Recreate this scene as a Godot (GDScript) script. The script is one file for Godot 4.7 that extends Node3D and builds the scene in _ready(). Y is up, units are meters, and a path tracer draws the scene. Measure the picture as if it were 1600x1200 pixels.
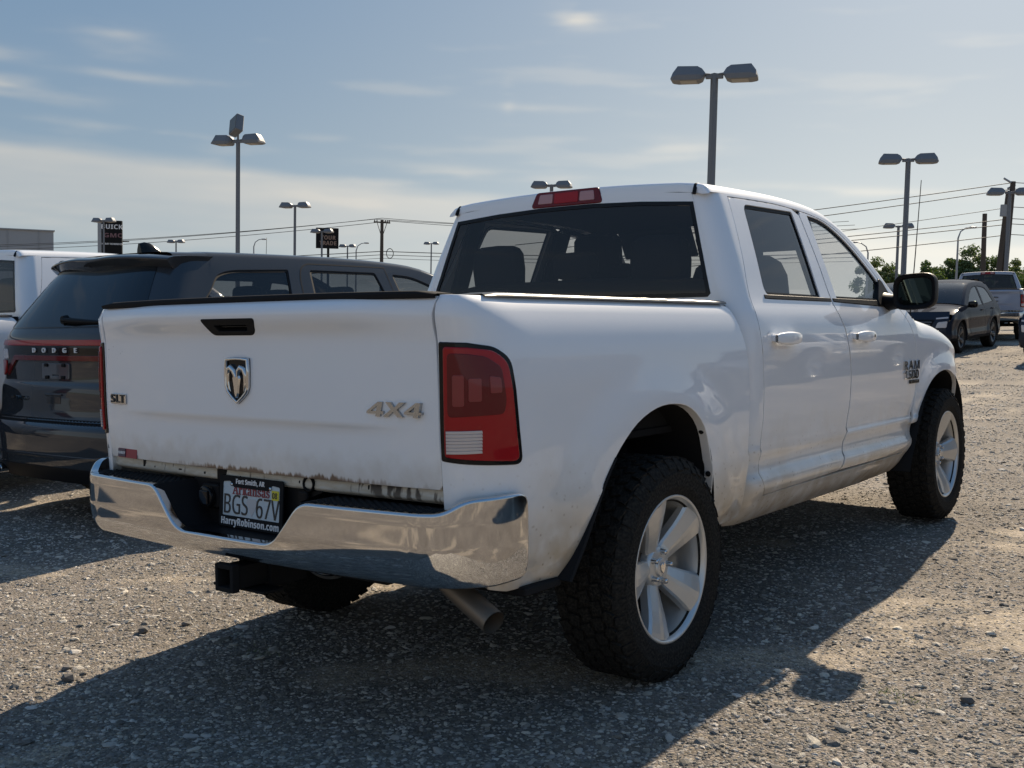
extends Node3D

const TILT := 0.042          # the lot slopes up to the right of the photographer
const YAW := 0.6447
var G := Basis()             # the slope of the lot near the truck
var M := {}
var rng := RandomNumberGenerator.new()
var cam_at := Vector3.ZERO


class MB:
	var v := PackedVector3Array()
	var n := PackedVector3Array()
	var uv := PackedVector2Array()
	var idx := PackedInt32Array()

	func vert(p: Vector3, nn: Vector3, t := Vector2.ZERO) -> int:
		v.append(p)
		n.append(nn)
		uv.append(t)
		return v.size() - 1

	func tri(a: int, b: int, c: int) -> void:   # counter-clockwise from outside
		idx.append(a)
		idx.append(c)
		idx.append(b)

	func face(pts: Array, flip := false) -> void:
		var q := pts.duplicate()
		if flip:
			q.reverse()
		var nn := Vector3.ZERO
		for i in range(1, q.size() - 1):
			nn += (q[i] - q[0]).cross(q[i + 1] - q[0])
		nn = nn.normalized()
		var b := v.size()
		for i in q.size():
			vert(q[i], nn, Vector2(q[i].x, q[i].y))
		for i in range(1, q.size() - 1):
			tri(b, b + i, b + i + 1)

	# rows of points; smooth normals; wrap joins the last column to the first
	func grid(rows: Array, wrap := false, flip := false, us := 1.0, vs := 1.0) -> void:
		var m: int = rows[0].size()
		var b := v.size()
		var r := rows.size()
		for i in r:
			for j in m:
				vert(rows[i][j], Vector3.ZERO, Vector2(us * j / float(m), vs * i / float(r)))
		var mm := m if wrap else m - 1
		for i in r - 1:
			for j in mm:
				var k := (j + 1) % m
				var a := b + i * m + j
				var c := b + i * m + k
				var d := b + (i + 1) * m + k
				var e := b + (i + 1) * m + j
				var nn := (v[d] - v[a]).cross(v[e] - v[c])
				if flip:
					nn = -nn
				n[a] += nn
				n[c] += nn
				n[d] += nn
				n[e] += nn
				if flip:
					tri(a, d, c)
					tri(a, e, d)
				else:
					tri(a, c, d)
					tri(a, d, e)
		for i in range(b, v.size()):
			n[i] = n[i].normalized() if n[i].length() > 1e-12 else Vector3.UP

	func box(xf: Transform3D, s: Vector3, bev := 0.0) -> void:
		var h := s * 0.5
		bev = minf(bev, minf(h.x, minf(h.y, h.z)) * 0.9)
		var id := {}
		for ax in 3:
			for sg in [-1, 1]:
				for a in [-1, 1]:
					for c in [-1, 1]:
						var p := Vector3.ZERO
						var k1 := (ax + 1) % 3
						var k2 := (ax + 2) % 3
						p[ax] = sg * h[ax]
						p[k1] = a * (h[k1] - bev)
						p[k2] = c * (h[k2] - bev)
						var nn := Vector3.ZERO
						nn[ax] = sg
						var key := [0, 0, 0]
						key[ax] = sg
						key[k1] = a
						key[k2] = c
						id[[ax, key]] = vert(xf * p, (xf.basis * nn).normalized(), Vector2(p[k1], p[k2]))
				var q := []
				for ac in [[-1, -1], [1, -1], [1, 1], [-1, 1]]:
					var key := [0, 0, 0]
					key[ax] = sg
					key[(ax + 1) % 3] = ac[0]
					key[(ax + 2) % 3] = ac[1]
					q.append(id[[ax, key]])
				if sg < 0:
					q.reverse()
				tri(q[0], q[1], q[2])
				tri(q[0], q[2], q[3])
		if bev <= 0.0:
			return
		var mid := xf.origin
		for e in 3:   # bevel strips along axis e
			var k1 := (e + 1) % 3
			var k2 := (e + 2) % 3
			for a in [-1, 1]:
				for c in [-1, 1]:
					var q := []
					for w in [[k1, -1], [k1, 1], [k2, 1], [k2, -1]]:
						var key := [0, 0, 0]
						key[e] = w[1]
						key[k1] = a
						key[k2] = c
						q.append(id[[w[0], key]])
					out_quad(q, mid)
		for a in [-1, 1]:
			for c in [-1, 1]:
				for d in [-1, 1]:
					var key := [a, c, d]
					out_tri(id[[0, key]], id[[1, key]], id[[2, key]], mid)

	func out_tri(a: int, b: int, c: int, mid: Vector3) -> void:
		if (v[b] - v[a]).cross(v[c] - v[a]).dot(v[a] + v[b] + v[c] - mid * 3.0) < 0.0:
			tri(a, c, b)
		else:
			tri(a, b, c)

	func out_quad(q: Array, mid: Vector3) -> void:
		out_tri(q[0], q[1], q[2], mid)
		out_tri(q[0], q[2], q[3], mid)

	func tube(path: Array, rad, sides := 8, caps := true, squash := Vector2.ONE) -> void:
		var rows := []
		var up := Vector3.UP
		for i in path.size():
			var d: Vector3 = (path[mini(i + 1, path.size() - 1)] - path[maxi(i - 1, 0)]).normalized()
			if absf(d.dot(up)) > 0.95:
				up = Vector3.RIGHT if absf(d.x) < 0.9 else Vector3.BACK
			var a := d.cross(up).normalized()
			var b := a.cross(d).normalized()
			var r: float = rad[i] if rad is Array else rad
			var ring := []
			for k in sides:
				var t := TAU * k / sides
				ring.append(path[i] + a * cos(t) * r * squash.x + b * sin(t) * r * squash.y)
			rows.append(ring)
			up = b
		grid(rows, true)
		if caps:
			face(rows[0], true)
			face(rows[rows.size() - 1])

	# profile of (radius, height along the local y axis)
	func lathe(xf: Transform3D, prof: Array, segs: int, flip := false) -> void:
		var rows := []
		for p in prof:
			var ring := []
			for k in segs:
				var t := TAU * k / segs
				ring.append(xf * Vector3(p[0] * cos(t), p[1], -p[0] * sin(t)))
			rows.append(ring)
		grid(rows, true, flip)

	# polygon in local xy, from z = 0 to z = depth, bevelled front
	func prism(xf: Transform3D, poly: PackedVector2Array, depth: float, bev := 0.0, back := true) -> void:
		var p := poly
		if Geometry2D.is_polygon_clockwise(p):
			p = p.duplicate()
			p.reverse()
		var m := p.size()
		var ins := p.duplicate()
		if bev > 0.0:
			for i in m:
				var d1 := (p[i] - p[(i + m - 1) % m]).normalized()
				var d2 := (p[(i + 1) % m] - p[i]).normalized()
				var n1 := Vector2(-d1.y, d1.x)
				var n2 := Vector2(-d2.y, d2.x)
				var k := n1 + n2
				k = k / maxf(0.35, k.length_squared() * 0.5)
				ins[i] = p[i] + k * bev
		var t := Geometry2D.triangulate_polygon(p)
		for side in ([1, 0] if back else [1]):
			var b := v.size()
			var nn := (xf.basis * Vector3(0, 0, 1 if side else -1)).normalized()
			for i in m:
				var q := ins[i] if side else p[i]
				vert(xf * Vector3(q.x, q.y, depth if side else 0.0), nn, q)
			for i in range(0, t.size(), 3):
				var c := (p[t[i + 1]] - p[t[i]]).cross(p[t[i + 2]] - p[t[i]])
				if (c > 0) == (side == 1):
					tri(b + t[i], b + t[i + 1], b + t[i + 2])
				else:
					tri(b + t[i], b + t[i + 2], b + t[i + 1])
		for i in m:
			var j := (i + 1) % m
			face([xf * Vector3(p[i].x, p[i].y, 0), xf * Vector3(p[j].x, p[j].y, 0), xf * Vector3(p[j].x, p[j].y, depth - bev), xf * Vector3(p[i].x, p[i].y, depth - bev)])
			if bev > 0.0:
				face([xf * Vector3(p[i].x, p[i].y, depth - bev), xf * Vector3(p[j].x, p[j].y, depth - bev), xf * Vector3(ins[j].x, ins[j].y, depth), xf * Vector3(ins[i].x, ins[i].y, depth)])

	# a trimmed piece of the surface f(u, v), with rounded edges that turn inwards
	func patch(poly: PackedVector2Array, f: Callable, step: Vector2, hint: Vector3, holes := [], uvx := Vector4(0, 0, 1, 1), skirt := 0.014, rr := 0.003) -> void:
		var loops := [poly] + holes
		var bb := Rect2(poly[0], Vector2.ZERO)
		for q in poly:
			bb = bb.expand(q)
		var nx := int(ceil(bb.size.x / step.x))
		var ny := int(ceil(bb.size.y / step.y))
		var cs := bb.size / Vector2(nx, ny)
		var hot := {}
		var fine := []
		for l in loops:
			var fl := PackedVector2Array()
			for i in l.size():
				var a: Vector2 = l[i]
				var b: Vector2 = l[(i + 1) % l.size()]
				var m := maxi(1, int(ceil(maxf(absf(b.x - a.x) / cs.x, absf(b.y - a.y) / cs.y))))
				for k in m:
					var q0 := a.lerp(b, k / float(m))
					var q1 := a.lerp(b, (k + 1) / float(m))
					fl.append(q0)
					var c0 := ((q0.min(q1) - bb.position) / cs - Vector2(1e-4, 1e-4)).floor()
					var c1 := ((q0.max(q1) - bb.position) / cs + Vector2(1e-4, 1e-4)).floor()
					for ix in range(int(c0.x), int(c1.x) + 1):
						for iy in range(int(c0.y), int(c1.y) + 1):
							hot[Vector2i(ix, iy)] = true
			fine.append(fl)
		var seen := {}
		for ix in nx:
			for iy in ny:
				var o := bb.position + Vector2(ix, iy) * cs
				var cell := PackedVector2Array([o, o + Vector2(cs.x, 0), o + cs, o + Vector2(0, cs.y)])
				var pieces := [cell]
				if hot.has(Vector2i(ix, iy)):
					pieces = Geometry2D.intersect_polygons(cell, poly)
					for h in holes:
						var nxt := []
						for pc in pieces:
							for r in Geometry2D.clip_polygons(pc, h):
								if not Geometry2D.is_polygon_clockwise(r):
									nxt.append(r)
						pieces = nxt
				else:
					var c := o + cs * 0.5
					if not Geometry2D.is_point_in_polygon(c, poly):
						continue
					var inside := false
					for h in holes:
						inside = inside or Geometry2D.is_point_in_polygon(c, h)
					if inside:
						continue
				for pc in pieces:
					var ids := []
					for q in pc:
						ids.append(pv(q, f, hint, uvx, seen))
					var t := PackedInt32Array([0, 1, 2, 0, 2, 3]) if pc.size() == 4 and not hot.has(Vector2i(ix, iy)) else Geometry2D.triangulate_polygon(pc)
					for i in range(0, t.size(), 3):
						otri(ids[t[i]], ids[t[i + 1]], ids[t[i + 2]])
		if skirt <= 0.0:
			return
		for li in fine.size():
			var fl: PackedVector2Array = fine[li]
			var cw := Geometry2D.is_polygon_clockwise(fl)
			var rows := [[], [], [], []]
			var m := fl.size()
			for i in m:
				var d := ((fl[(i + 1) % m] - fl[i]).normalized() + (fl[i] - fl[(i + m - 1) % m]).normalized()).normalized()
				var o := Vector2(d.y, -d.x) if not cw else Vector2(-d.y, d.x)
				if li > 0:
					o = -o
				var k := pv(fl[i], f, hint, uvx, seen)
				var p := v[k]
				var nn := n[k]
				var t: Vector3 = f.call(fl[i].x + o.x * 0.002, fl[i].y + o.y * 0.002) - f.call(fl[i].x - o.x * 0.002, fl[i].y - o.y * 0.002)
				t = (t - nn * t.dot(nn)).normalized()
				rows[0].append(k)
				rows[1].append(vert(p + t * rr * 0.7 - nn * rr * 0.3, (nn + t).normalized(), uv[k]))
				rows[2].append(vert(p + t * rr - nn * rr, t, uv[k]))
				rows[3].append(vert(p + t * rr - nn * (rr + skirt), t, uv[k]))
			for r in 3:
				for i in m:
					var j := (i + 1) % m
					otri(rows[r][i], rows[r][j], rows[r + 1][j])
					otri(rows[r][i], rows[r + 1][j], rows[r + 1][i])

	func otri(a: int, b: int, c: int) -> void:   # winding taken from the vertex normals
		if (v[b] - v[a]).cross(v[c] - v[a]).dot(n[a] + n[b] + n[c]) < 0.0:
			tri(a, c, b)
		else:
			tri(a, b, c)

	func pv(q: Vector2, f: Callable, hint: Vector3, uvx: Vector4, seen: Dictionary) -> int:
		var key := Vector2i(roundi(q.x * 20000.0), roundi(q.y * 20000.0))
		if seen.has(key):
			return seen[key]
		var e := 0.002
		var p: Vector3 = f.call(q.x, q.y)
		var nn: Vector3 = (f.call(q.x + e, q.y) - f.call(q.x - e, q.y)).cross(f.call(q.x, q.y + e) - f.call(q.x, q.y - e)).normalized()
		if nn.dot(hint if hint != Vector3.ZERO else Vector3(p.x, 0, p.z)) < 0.0:
			nn = -nn
		var k := vert(p, nn, Vector2((q.x - uvx.x) * uvx.z, (uvx.y - q.y) * uvx.w))
		seen[key] = k
		return k

	func mesh() -> ArrayMesh:
		var a := []
		a.resize(Mesh.ARRAY_MAX)
		a[Mesh.ARRAY_VERTEX] = v
		a[Mesh.ARRAY_NORMAL] = n
		a[Mesh.ARRAY_TEX_UV] = uv
		a[Mesh.ARRAY_INDEX] = idx
		var m := ArrayMesh.new()
		m.add_surface_from_arrays(Mesh.PRIMITIVE_TRIANGLES, a)
		return m


# ---------------------------------------------------------------- helpers
func P(l: Array) -> PackedVector2Array:
	var r := PackedVector2Array()
	for i in range(0, l.size(), 2):
		r.append(Vector2(l[i], l[i + 1]))
	return r


func rounded(p: PackedVector2Array, rad, seg := 4) -> PackedVector2Array:
	var r := PackedVector2Array()
	var m := p.size()
	for i in m:
		var a := p[(i + m - 1) % m]
		var b := p[i]
		var c := p[(i + 1) % m]
		var rd: float = rad[i] if rad is Array else rad
		var d := minf(rd, minf(a.distance_to(b), b.distance_to(c)) * 0.45)
		if d < 1e-4:
			r.append(b)
			continue
		var s := b + (a - b).normalized() * d
		var e := b + (c - b).normalized() * d
		for k in seg + 1:
			var t := k / float(seg)
			r.append(s.lerp(b, t).lerp(b.lerp(e, t), t))
	return r


func curve(p: PackedVector2Array, per := 5) -> PackedVector2Array:   # open Catmull-Rom through the points
	var r := PackedVector2Array()
	for i in p.size() - 1:
		var a := p[maxi(i - 1, 0)]
		var d := p[mini(i + 2, p.size() - 1)]
		for k in per:
			r.append(p[i].cubic_interpolate(p[i + 1], a, d, k / float(per)))
	r.append(p[p.size() - 1])
	return r


func tab(l: Array) -> Array:   # [x, y, x, y ...] to a monotone cubic table [xs, ys, slopes]
	var xs := PackedFloat64Array()
	var ys := PackedFloat64Array()
	for i in range(0, l.size(), 2):
		xs.append(l[i])
		ys.append(l[i + 1])
	var m := PackedFloat64Array()
	var k := xs.size()
	for i in k:
		if i == 0 or i == k - 1:
			var j := 0 if i == 0 else k - 2
			m.append((ys[j + 1] - ys[j]) / (xs[j + 1] - xs[j]))
		else:
			var d0 := (ys[i] - ys[i - 1]) / (xs[i] - xs[i - 1])
			var d1 := (ys[i + 1] - ys[i]) / (xs[i + 1] - xs[i])
			m.append(0.0 if d0 * d1 <= 0.0 else 2.0 * d0 * d1 / (d0 + d1))
	return [xs, ys, m]


func ev(t: Array, x: float) -> float:
	var xs: PackedFloat64Array = t[0]
	var ys: PackedFloat64Array = t[1]
	var m: PackedFloat64Array = t[2]
	var k := xs.size()
	if x <= xs[0]:
		return ys[0] + (x - xs[0]) * m[0]
	if x >= xs[k - 1]:
		return ys[k - 1] + (x - xs[k - 1]) * m[k - 1]
	var i := xs.bsearch(x)
	if xs[i] > x:
		i -= 1
	i = mini(i, k - 2)
	var h := xs[i + 1] - xs[i]
	var s := (x - xs[i]) / h
	var s2 := s * s
	var s3 := s2 * s
	return (2 * s3 - 3 * s2 + 1) * ys[i] + (s3 - 2 * s2 + s) * h * m[i] + (-2 * s3 + 3 * s2) * ys[i + 1] + (s3 - s2) * h * m[i + 1]


func sst(a: float, b: float, x: float) -> float:
	return smoothstep(a, b, x)


func X(x: float, y: float, z: float, ry := 0.0, rx := 0.0, rz := 0.0) -> Transform3D:
	return Transform3D(Basis.from_euler(Vector3(rx, ry, rz)), Vector3(x, y, z))


func part(parent: Node3D, called: String, mb: MB, m: Material, xf := Transform3D()) -> MeshInstance3D:
	var o := MeshInstance3D.new()
	o.name = called
	o.mesh = mb.mesh()
	o.material_override = m
	o.transform = xf
	parent.add_child(o, true)
	return o


func text(parent: Node3D, called: String, s: String, height: float, depth: float, m: Material, xf: Transform3D, sx := 1.0, bold := false, font := "Droid Sans") -> MeshInstance3D:
	var tm := TextMesh.new()
	var f := SystemFont.new()
	f.font_names = PackedStringArray([font])
	f.font_weight = 700 if bold else 400
	tm.font = f
	tm.font_size = 64
	tm.pixel_size = height / 46.0
	tm.depth = depth
	tm.text = s
	tm.horizontal_alignment = HORIZONTAL_ALIGNMENT_CENTER
	tm.vertical_alignment = VERTICAL_ALIGNMENT_CENTER
	var o := MeshInstance3D.new()
	o.name = called
	o.mesh = tm
	o.material_override = m
	o.transform = xf * Transform3D(Basis.from_scale(Vector3(sx, 1, 1)), Vector3.ZERO)
	parent.add_child(o, true)
	return o


func thing(called: String, label: String, category: String, xf: Transform3D, group := "") -> Node3D:
	var o := Node3D.new()
	o.name = called
	o.transform = xf
	add_child(o, true)
	tag(o, label, category, group)
	return o


func tag(o: Node, label: String, category: String, group := "") -> void:
	o.set_meta("label", label)
	o.set_meta("category", category)
	if group:
		o.set_meta("group", group)


func mat(c: Color, rough: float, metal := 0.0, coat := 0.0) -> StandardMaterial3D:   # c is a linear base colour
	var m := StandardMaterial3D.new()
	m.albedo_color = c.linear_to_srgb()
	m.roughness = rough
	m.metallic = metal
	if coat > 0.0:
		m.clearcoat_enabled = true
		m.clearcoat = coat
		m.clearcoat_roughness = 0.03
	return m


func glass(c: Color, a: float) -> StandardMaterial3D:
	var m := mat(c, 0.02)
	m.albedo_color.a = a
	m.transparency = BaseMaterial3D.TRANSPARENCY_ALPHA
	return m


func noise(sd: int, freq: float, oct := 4, kind := FastNoiseLite.TYPE_SIMPLEX_SMOOTH) -> FastNoiseLite:
	var f := FastNoiseLite.new()
	f.seed = sd
	f.frequency = freq
	f.noise_type = kind
	f.fractal_octaves = oct
	return f


var hump: FastNoiseLite
var lot: FastNoiseLite

func ground_y(x: float, z: float) -> float:   # the large shape of the lot
	var s := x * cos(YAW) - z * sin(YAW)
	var d := Vector2(x - cam_at.x, z - cam_at.z).length()
	var y := TILT * 40.0 * tanh(s / 40.0)
	if d > 20.0:
		y += 0.75 * (1.0 - exp(-(d - 20.0) / 25.0))
	return y


func on_ground(x: float, z: float, turn := 0.0) -> Transform3D:   # something that stands square on the sloping ground
	var y := ground_y(x, z)
	var nn := Vector3(ground_y(x - 0.5, z) - ground_y(x + 0.5, z), 1.0, ground_y(x, z - 0.5) - ground_y(x, z + 0.5)).normalized()
	var b := Basis(Vector3.UP, turn)
	var zz := (b.z - nn * b.z.dot(nn)).normalized()
	return Transform3D(Basis(nn.cross(zz), nn, zz), Vector3(x, y, z))
func _ready() -> void:
	rng.seed = 7
	# ---- camera, sky, sun, exposure
	var fwd := Vector3(-sin(YAW), 0, -cos(YAW))
	G = Basis(-fwd, TILT)
	cam_at = Vector3(2.8249, 1.3587, 3.4847)
	hump = noise(70, 0.8, 4)
	lot = noise(80, 0.8, 4)
	var cam := Camera3D.new()
	cam.name = "camera"
	cam.fov = 39.02
	cam.near = 0.05
	cam.far = 5000.0
	cam.position = cam_at
	cam.basis = Basis.from_euler(Vector3(-0.06584, 0.64194, 0.02014))
	add_child(cam)
	cam.current = true
	var to_sun := (G * Vector3(-0.385, 1.475, -2.38)).normalized()
	var we := WorldEnvironment.new()
	we.name = "environment"
	var env := Environment.new()
	env.background_mode = Environment.BG_SKY
	var sky := Sky.new()
	var pan := PanoramaSkyMaterial.new()
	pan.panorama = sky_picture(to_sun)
	sky.sky_material = pan
	env.sky = sky
	env.background_energy_multiplier = 0.635
	env.tonemap_mode = Environment.TONE_MAPPER_LINEAR
	env.tonemap_exposure = 1.7
	env.sdfgi_enabled = true
	env.ssao_enabled = true
	env.ssil_enabled = true
	we.environment = env
	add_child(we)
	var sun := DirectionalLight3D.new()
	sun.name = "sun"
	sun.light_color = Color(1.0, 0.93, 0.83)
	sun.light_energy = 1.6
	sun.light_angular_distance = 0.5
	sun.shadow_enabled = true
	add_child(sun)
	sun.look_at_from_position(to_sun * 50.0, Vector3.ZERO, Vector3.UP)

	# ---- the lot
	materials()
	ground_and_gravel()

	# ---- vehicles
	truck_tables()
	var truck := make_truck("white crew cab pickup with chrome rear bumper in the foreground", "", true)
	truck.transform = Transform3D(G, Vector3.ZERO)
	var suv := grey_suv()
	suv.transform = Transform3D(G, Vector3.ZERO) * Transform3D(Basis(), Vector3(-3.91, 0, -0.38))
	var second := make_truck("white crew cab pickup beyond the grey SUV at the left edge", "other white pickups", false)
	second.transform = Transform3D(G, Vector3.ZERO) * Transform3D(Basis.from_scale(Vector3(1.03, 1.03, 1.03)), Vector3(-6.5, 0, -0.45))
	var third := copy(second, on_ground(-4.85, -29.25, 0.22), "silver blue pickup seen from behind at the right edge")
	var K := Transform3D(Basis(Vector3.RIGHT, -RAKE), Vector3.ZERO)
	K.origin = Vector3(0, 0.41, 0) - K.basis * Vector3(0, 0.41, 0)
	for c in third.find_children("*", "MeshInstance3D", true, false):
		if c.material_override in [M.paint, M.paint_side, M.paint_gate]:
			c.material_override = M.silver_paint
	text(third, "tailgate_letters", "GMC", 0.13, 0.01, M.black_letter, K * X(-0.10, 1.12, 1.158), 2.0, true)
	var small := dark_suv("blue grey compact SUV facing the camera, in front of the rear pickup", "dark compact suvs")
	small.transform = on_ground(-4.75, -26.6, PI - 0.02)
	copy(small, on_ground(-8.3, -35.0, PI - 0.05), "dark SUV almost hidden behind the pickup's mirror", "dark compact suvs")
	copy(small, on_ground(-1.0, -24.6, PI - 0.05), "dark SUV of which only a front wheel shows at the right edge", "dark compact suvs")
	copy(suv, on_ground(5.05, -2.6), "dark grey SUV mirrored in the pickup's white bedside", "vehicles seen only as reflections")
	copy(second, on_ground(5.5, -10.6), "white pickup mirrored in the pickup's rear door", "vehicles seen only as reflections")
	copy(small, on_ground(5.3, -15.5), "dark compact SUV mirrored in the pickup's front door", "vehicles seen only as reflections")
	background()


func sky_picture(to_sun: Vector3) -> ImageTexture:
	var w := 3072
	var h := 1536
	var n1 := noise(3, 1.0, 4)
	var n2 := noise(9, 1.0, 5)
	var data := PackedFloat32Array()
	data.resize(w * h * 3)
	var zen := Vector3(0.068, 0.180, 0.375)
	var hor := Vector3(0.325, 0.415, 0.455)
	var sun_az := atan2(to_sun.x, -to_sun.z)
	var spots := [[0.053, 0.262, 0.019, 0.011, 0.5], [-0.345, 0.222, 0.03, 0.011, 0.3], [-0.47, 0.203, 0.05, 0.006, 0.4], [-0.44, 0.180, 0.06, 0.006, 0.4], [0.045, 0.183, 0.055, 0.0035, 0.3], [-0.006, 0.192, 0.006, 0.011, 0.3], [-0.35, 0.195, 0.05, 0.005, 0.2], [0.15, 0.15, 0.05, 0.009, 0.2], [-0.31, 0.147, 0.07, 0.003, 0.4], [-0.05, 0.128, 0.10, 0.004, 0.3], [0.30, 0.112, 0.12, 0.004, 0.4]]
	var i := 0
	for y in h:
		var e := PI * (0.5 - (y + 0.5) / h)
		var ce := cos(e)
		var se := sin(e)
		for x in w:
			var c := Vector3(0.19, 0.17, 0.15)
			if e > -0.02:
				var az := TAU * (x + 0.5) / w
				var d := Vector3(sin(az) * ce, se, -cos(az) * ce)
				var a := d.angle_to(to_sun)
				var ee := maxf(e, 0.0)
				var k := exp(-ee / 0.27)
				c = zen.lerp(hor, k)
				# bright haze under and round the sun, and an unseen paler band opposite, added to light the tailgate
				var da := absf(wrapf(az - sun_az, -PI, PI))
				var sun_side := exp(-pow(da / 0.55, 2.0)) * (0.70 + 0.70 * exp(-ee / 0.11)) * sst(1.5, 0.5, ee)
				c += Vector3(0.40, 0.345, 0.255) * sun_side
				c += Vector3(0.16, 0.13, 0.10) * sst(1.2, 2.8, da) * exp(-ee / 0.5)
				c += Vector3(1.0, 0.95, 0.85) * (2.0 * exp(-a / 0.08))
				# azimuth from the middle of the photograph
				var ar := wrapf(az + YAW, -PI, PI)
				var q1 := n1.get_noise_3d(d.x * 2.2, se * 22.0, d.z * 2.2)
				var q2 := n2.get_noise_3d(d.x * 7.0, se * 60.0, d.z * 7.0)
				var edge := 0.104 - 0.078 * sin(ar) + q1 * 0.010 + q2 * 0.004
				var cl := sst(edge + 0.005, edge - 0.012, ee) * (0.30 + 0.55 * sst(0.035, edge, ee) + 0.35 * q1 + 0.2 * q2)
				cl = clampf(cl, 0.0, 1.0) * 0.85
				var ci := sst(0.15, 0.75, q1 * 0.8 + q2 * 0.8) * 0.22 * sst(0.02, 0.1, ee) * sst(1.2, 0.2, ee)
				if absf(ar) < 0.7 and ee < 0.4:
					for s in spots:
						var ux: float = (ar - s[0]) / s[2]
						var uy: float = (ee - s[1] - (ar - s[0]) * -0.05 + q2 * 0.004) / s[3]
						var r := ux * ux + uy * uy
						if r < 6.0:
							ci += s[4] * exp(-r) * clampf(0.75 + 2.2 * q2 + 0.5 * q1, 0.0, 1.6)
				var cc := Vector3(0.52, 0.52, 0.50) + Vector3(0.42, 0.36, 0.27) * sun_side
				c = c.lerp(cc, clampf(cl + ci, 0.0, 0.92))
			data[i] = c.x
			data[i + 1] = c.y
			data[i + 2] = c.z
			i += 3
	return ImageTexture.create_from_image(Image.create_from_data(w, h, false, Image.FORMAT_RGBF, data.to_byte_array()))


# white base with scattered dirt: rust and dust grow towards the places that collect them on a car
func dirt_picture(w: int, h: int, base: Color, f: Callable) -> ImageTexture:
	var im := Image.create(w, h, false, Image.FORMAT_RGB8)
	for y in h:
		for x in w:
			im.set_pixel(x, y, f.call(x / float(w), y / float(h), base))
	return ImageTexture.create_from_image(im)


func gravel_pictures() -> Array:
	var k := 1024
	var cv := noise(21, 0.085, 1, FastNoiseLite.TYPE_CELLULAR)
	cv.fractal_type = FastNoiseLite.FRACTAL_NONE
	cv.cellular_return_type = FastNoiseLite.RETURN_CELL_VALUE
	var cd := noise(21, 0.085, 1, FastNoiseLite.TYPE_CELLULAR)
	cd.fractal_type = FastNoiseLite.FRACTAL_NONE
	cd.cellular_return_type = FastNoiseLite.RETURN_DISTANCE2_SUB
	var a := cv.get_seamless_image(k, k)
	var b := cd.get_seamless_image(k, k)
	var c := noise(5, 0.02, 4).get_seamless_image(k, k)
	var fine := noise(6, 0.25, 3).get_seamless_image(k, k)
	a.convert(Image.FORMAT_L8)
	b.convert(Image.FORMAT_L8)
	c.convert(Image.FORMAT_L8)
	fine.convert(Image.FORMAT_L8)
	var da := a.get_data()
	var db := b.get_data()
	var dc := c.get_data()
	var df := fine.get_data()
	var col := PackedByteArray()
	col.resize(k * k * 3)
	var hi := PackedByteArray()
	hi.resize(k * k)
	for i in k * k:
		var t := da[i] / 255.0
		var e := minf(1.0, db[i] / 120.0)
		var s := dc[i] / 255.0
		var g := df[i] / 255.0
		var v := 0.58 + 0.20 * t + 0.30 * (g - 0.5) + 0.22 * (s - 0.5)
		v *= 0.86 + 0.14 * e
		var warm := 0.5 + 0.5 * sin(t * 37.0)
		col[i * 3] = int(clampf(v * (1.0 + 0.03 * warm), 0, 1) * 255.0)
		col[i * 3 + 1] = int(clampf(v * (0.975 + 0.01 * warm), 0, 1) * 255.0)
		col[i * 3 + 2] = int(clampf(v * (0.955 - 0.05 * warm), 0, 1) * 255.0)
		hi[i] = int(clampf(sqrt(e) * (0.55 + 0.45 * t) * 0.85 + 0.15 * g, 0, 1) * 255.0)
	return [ImageTexture.create_from_image(Image.create_from_data(k, k, false, Image.FORMAT_RGB8, col)), ImageTexture.create_from_image(Image.create_from_data(k, k, false, Image.FORMAT_L8, hi))]


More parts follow.
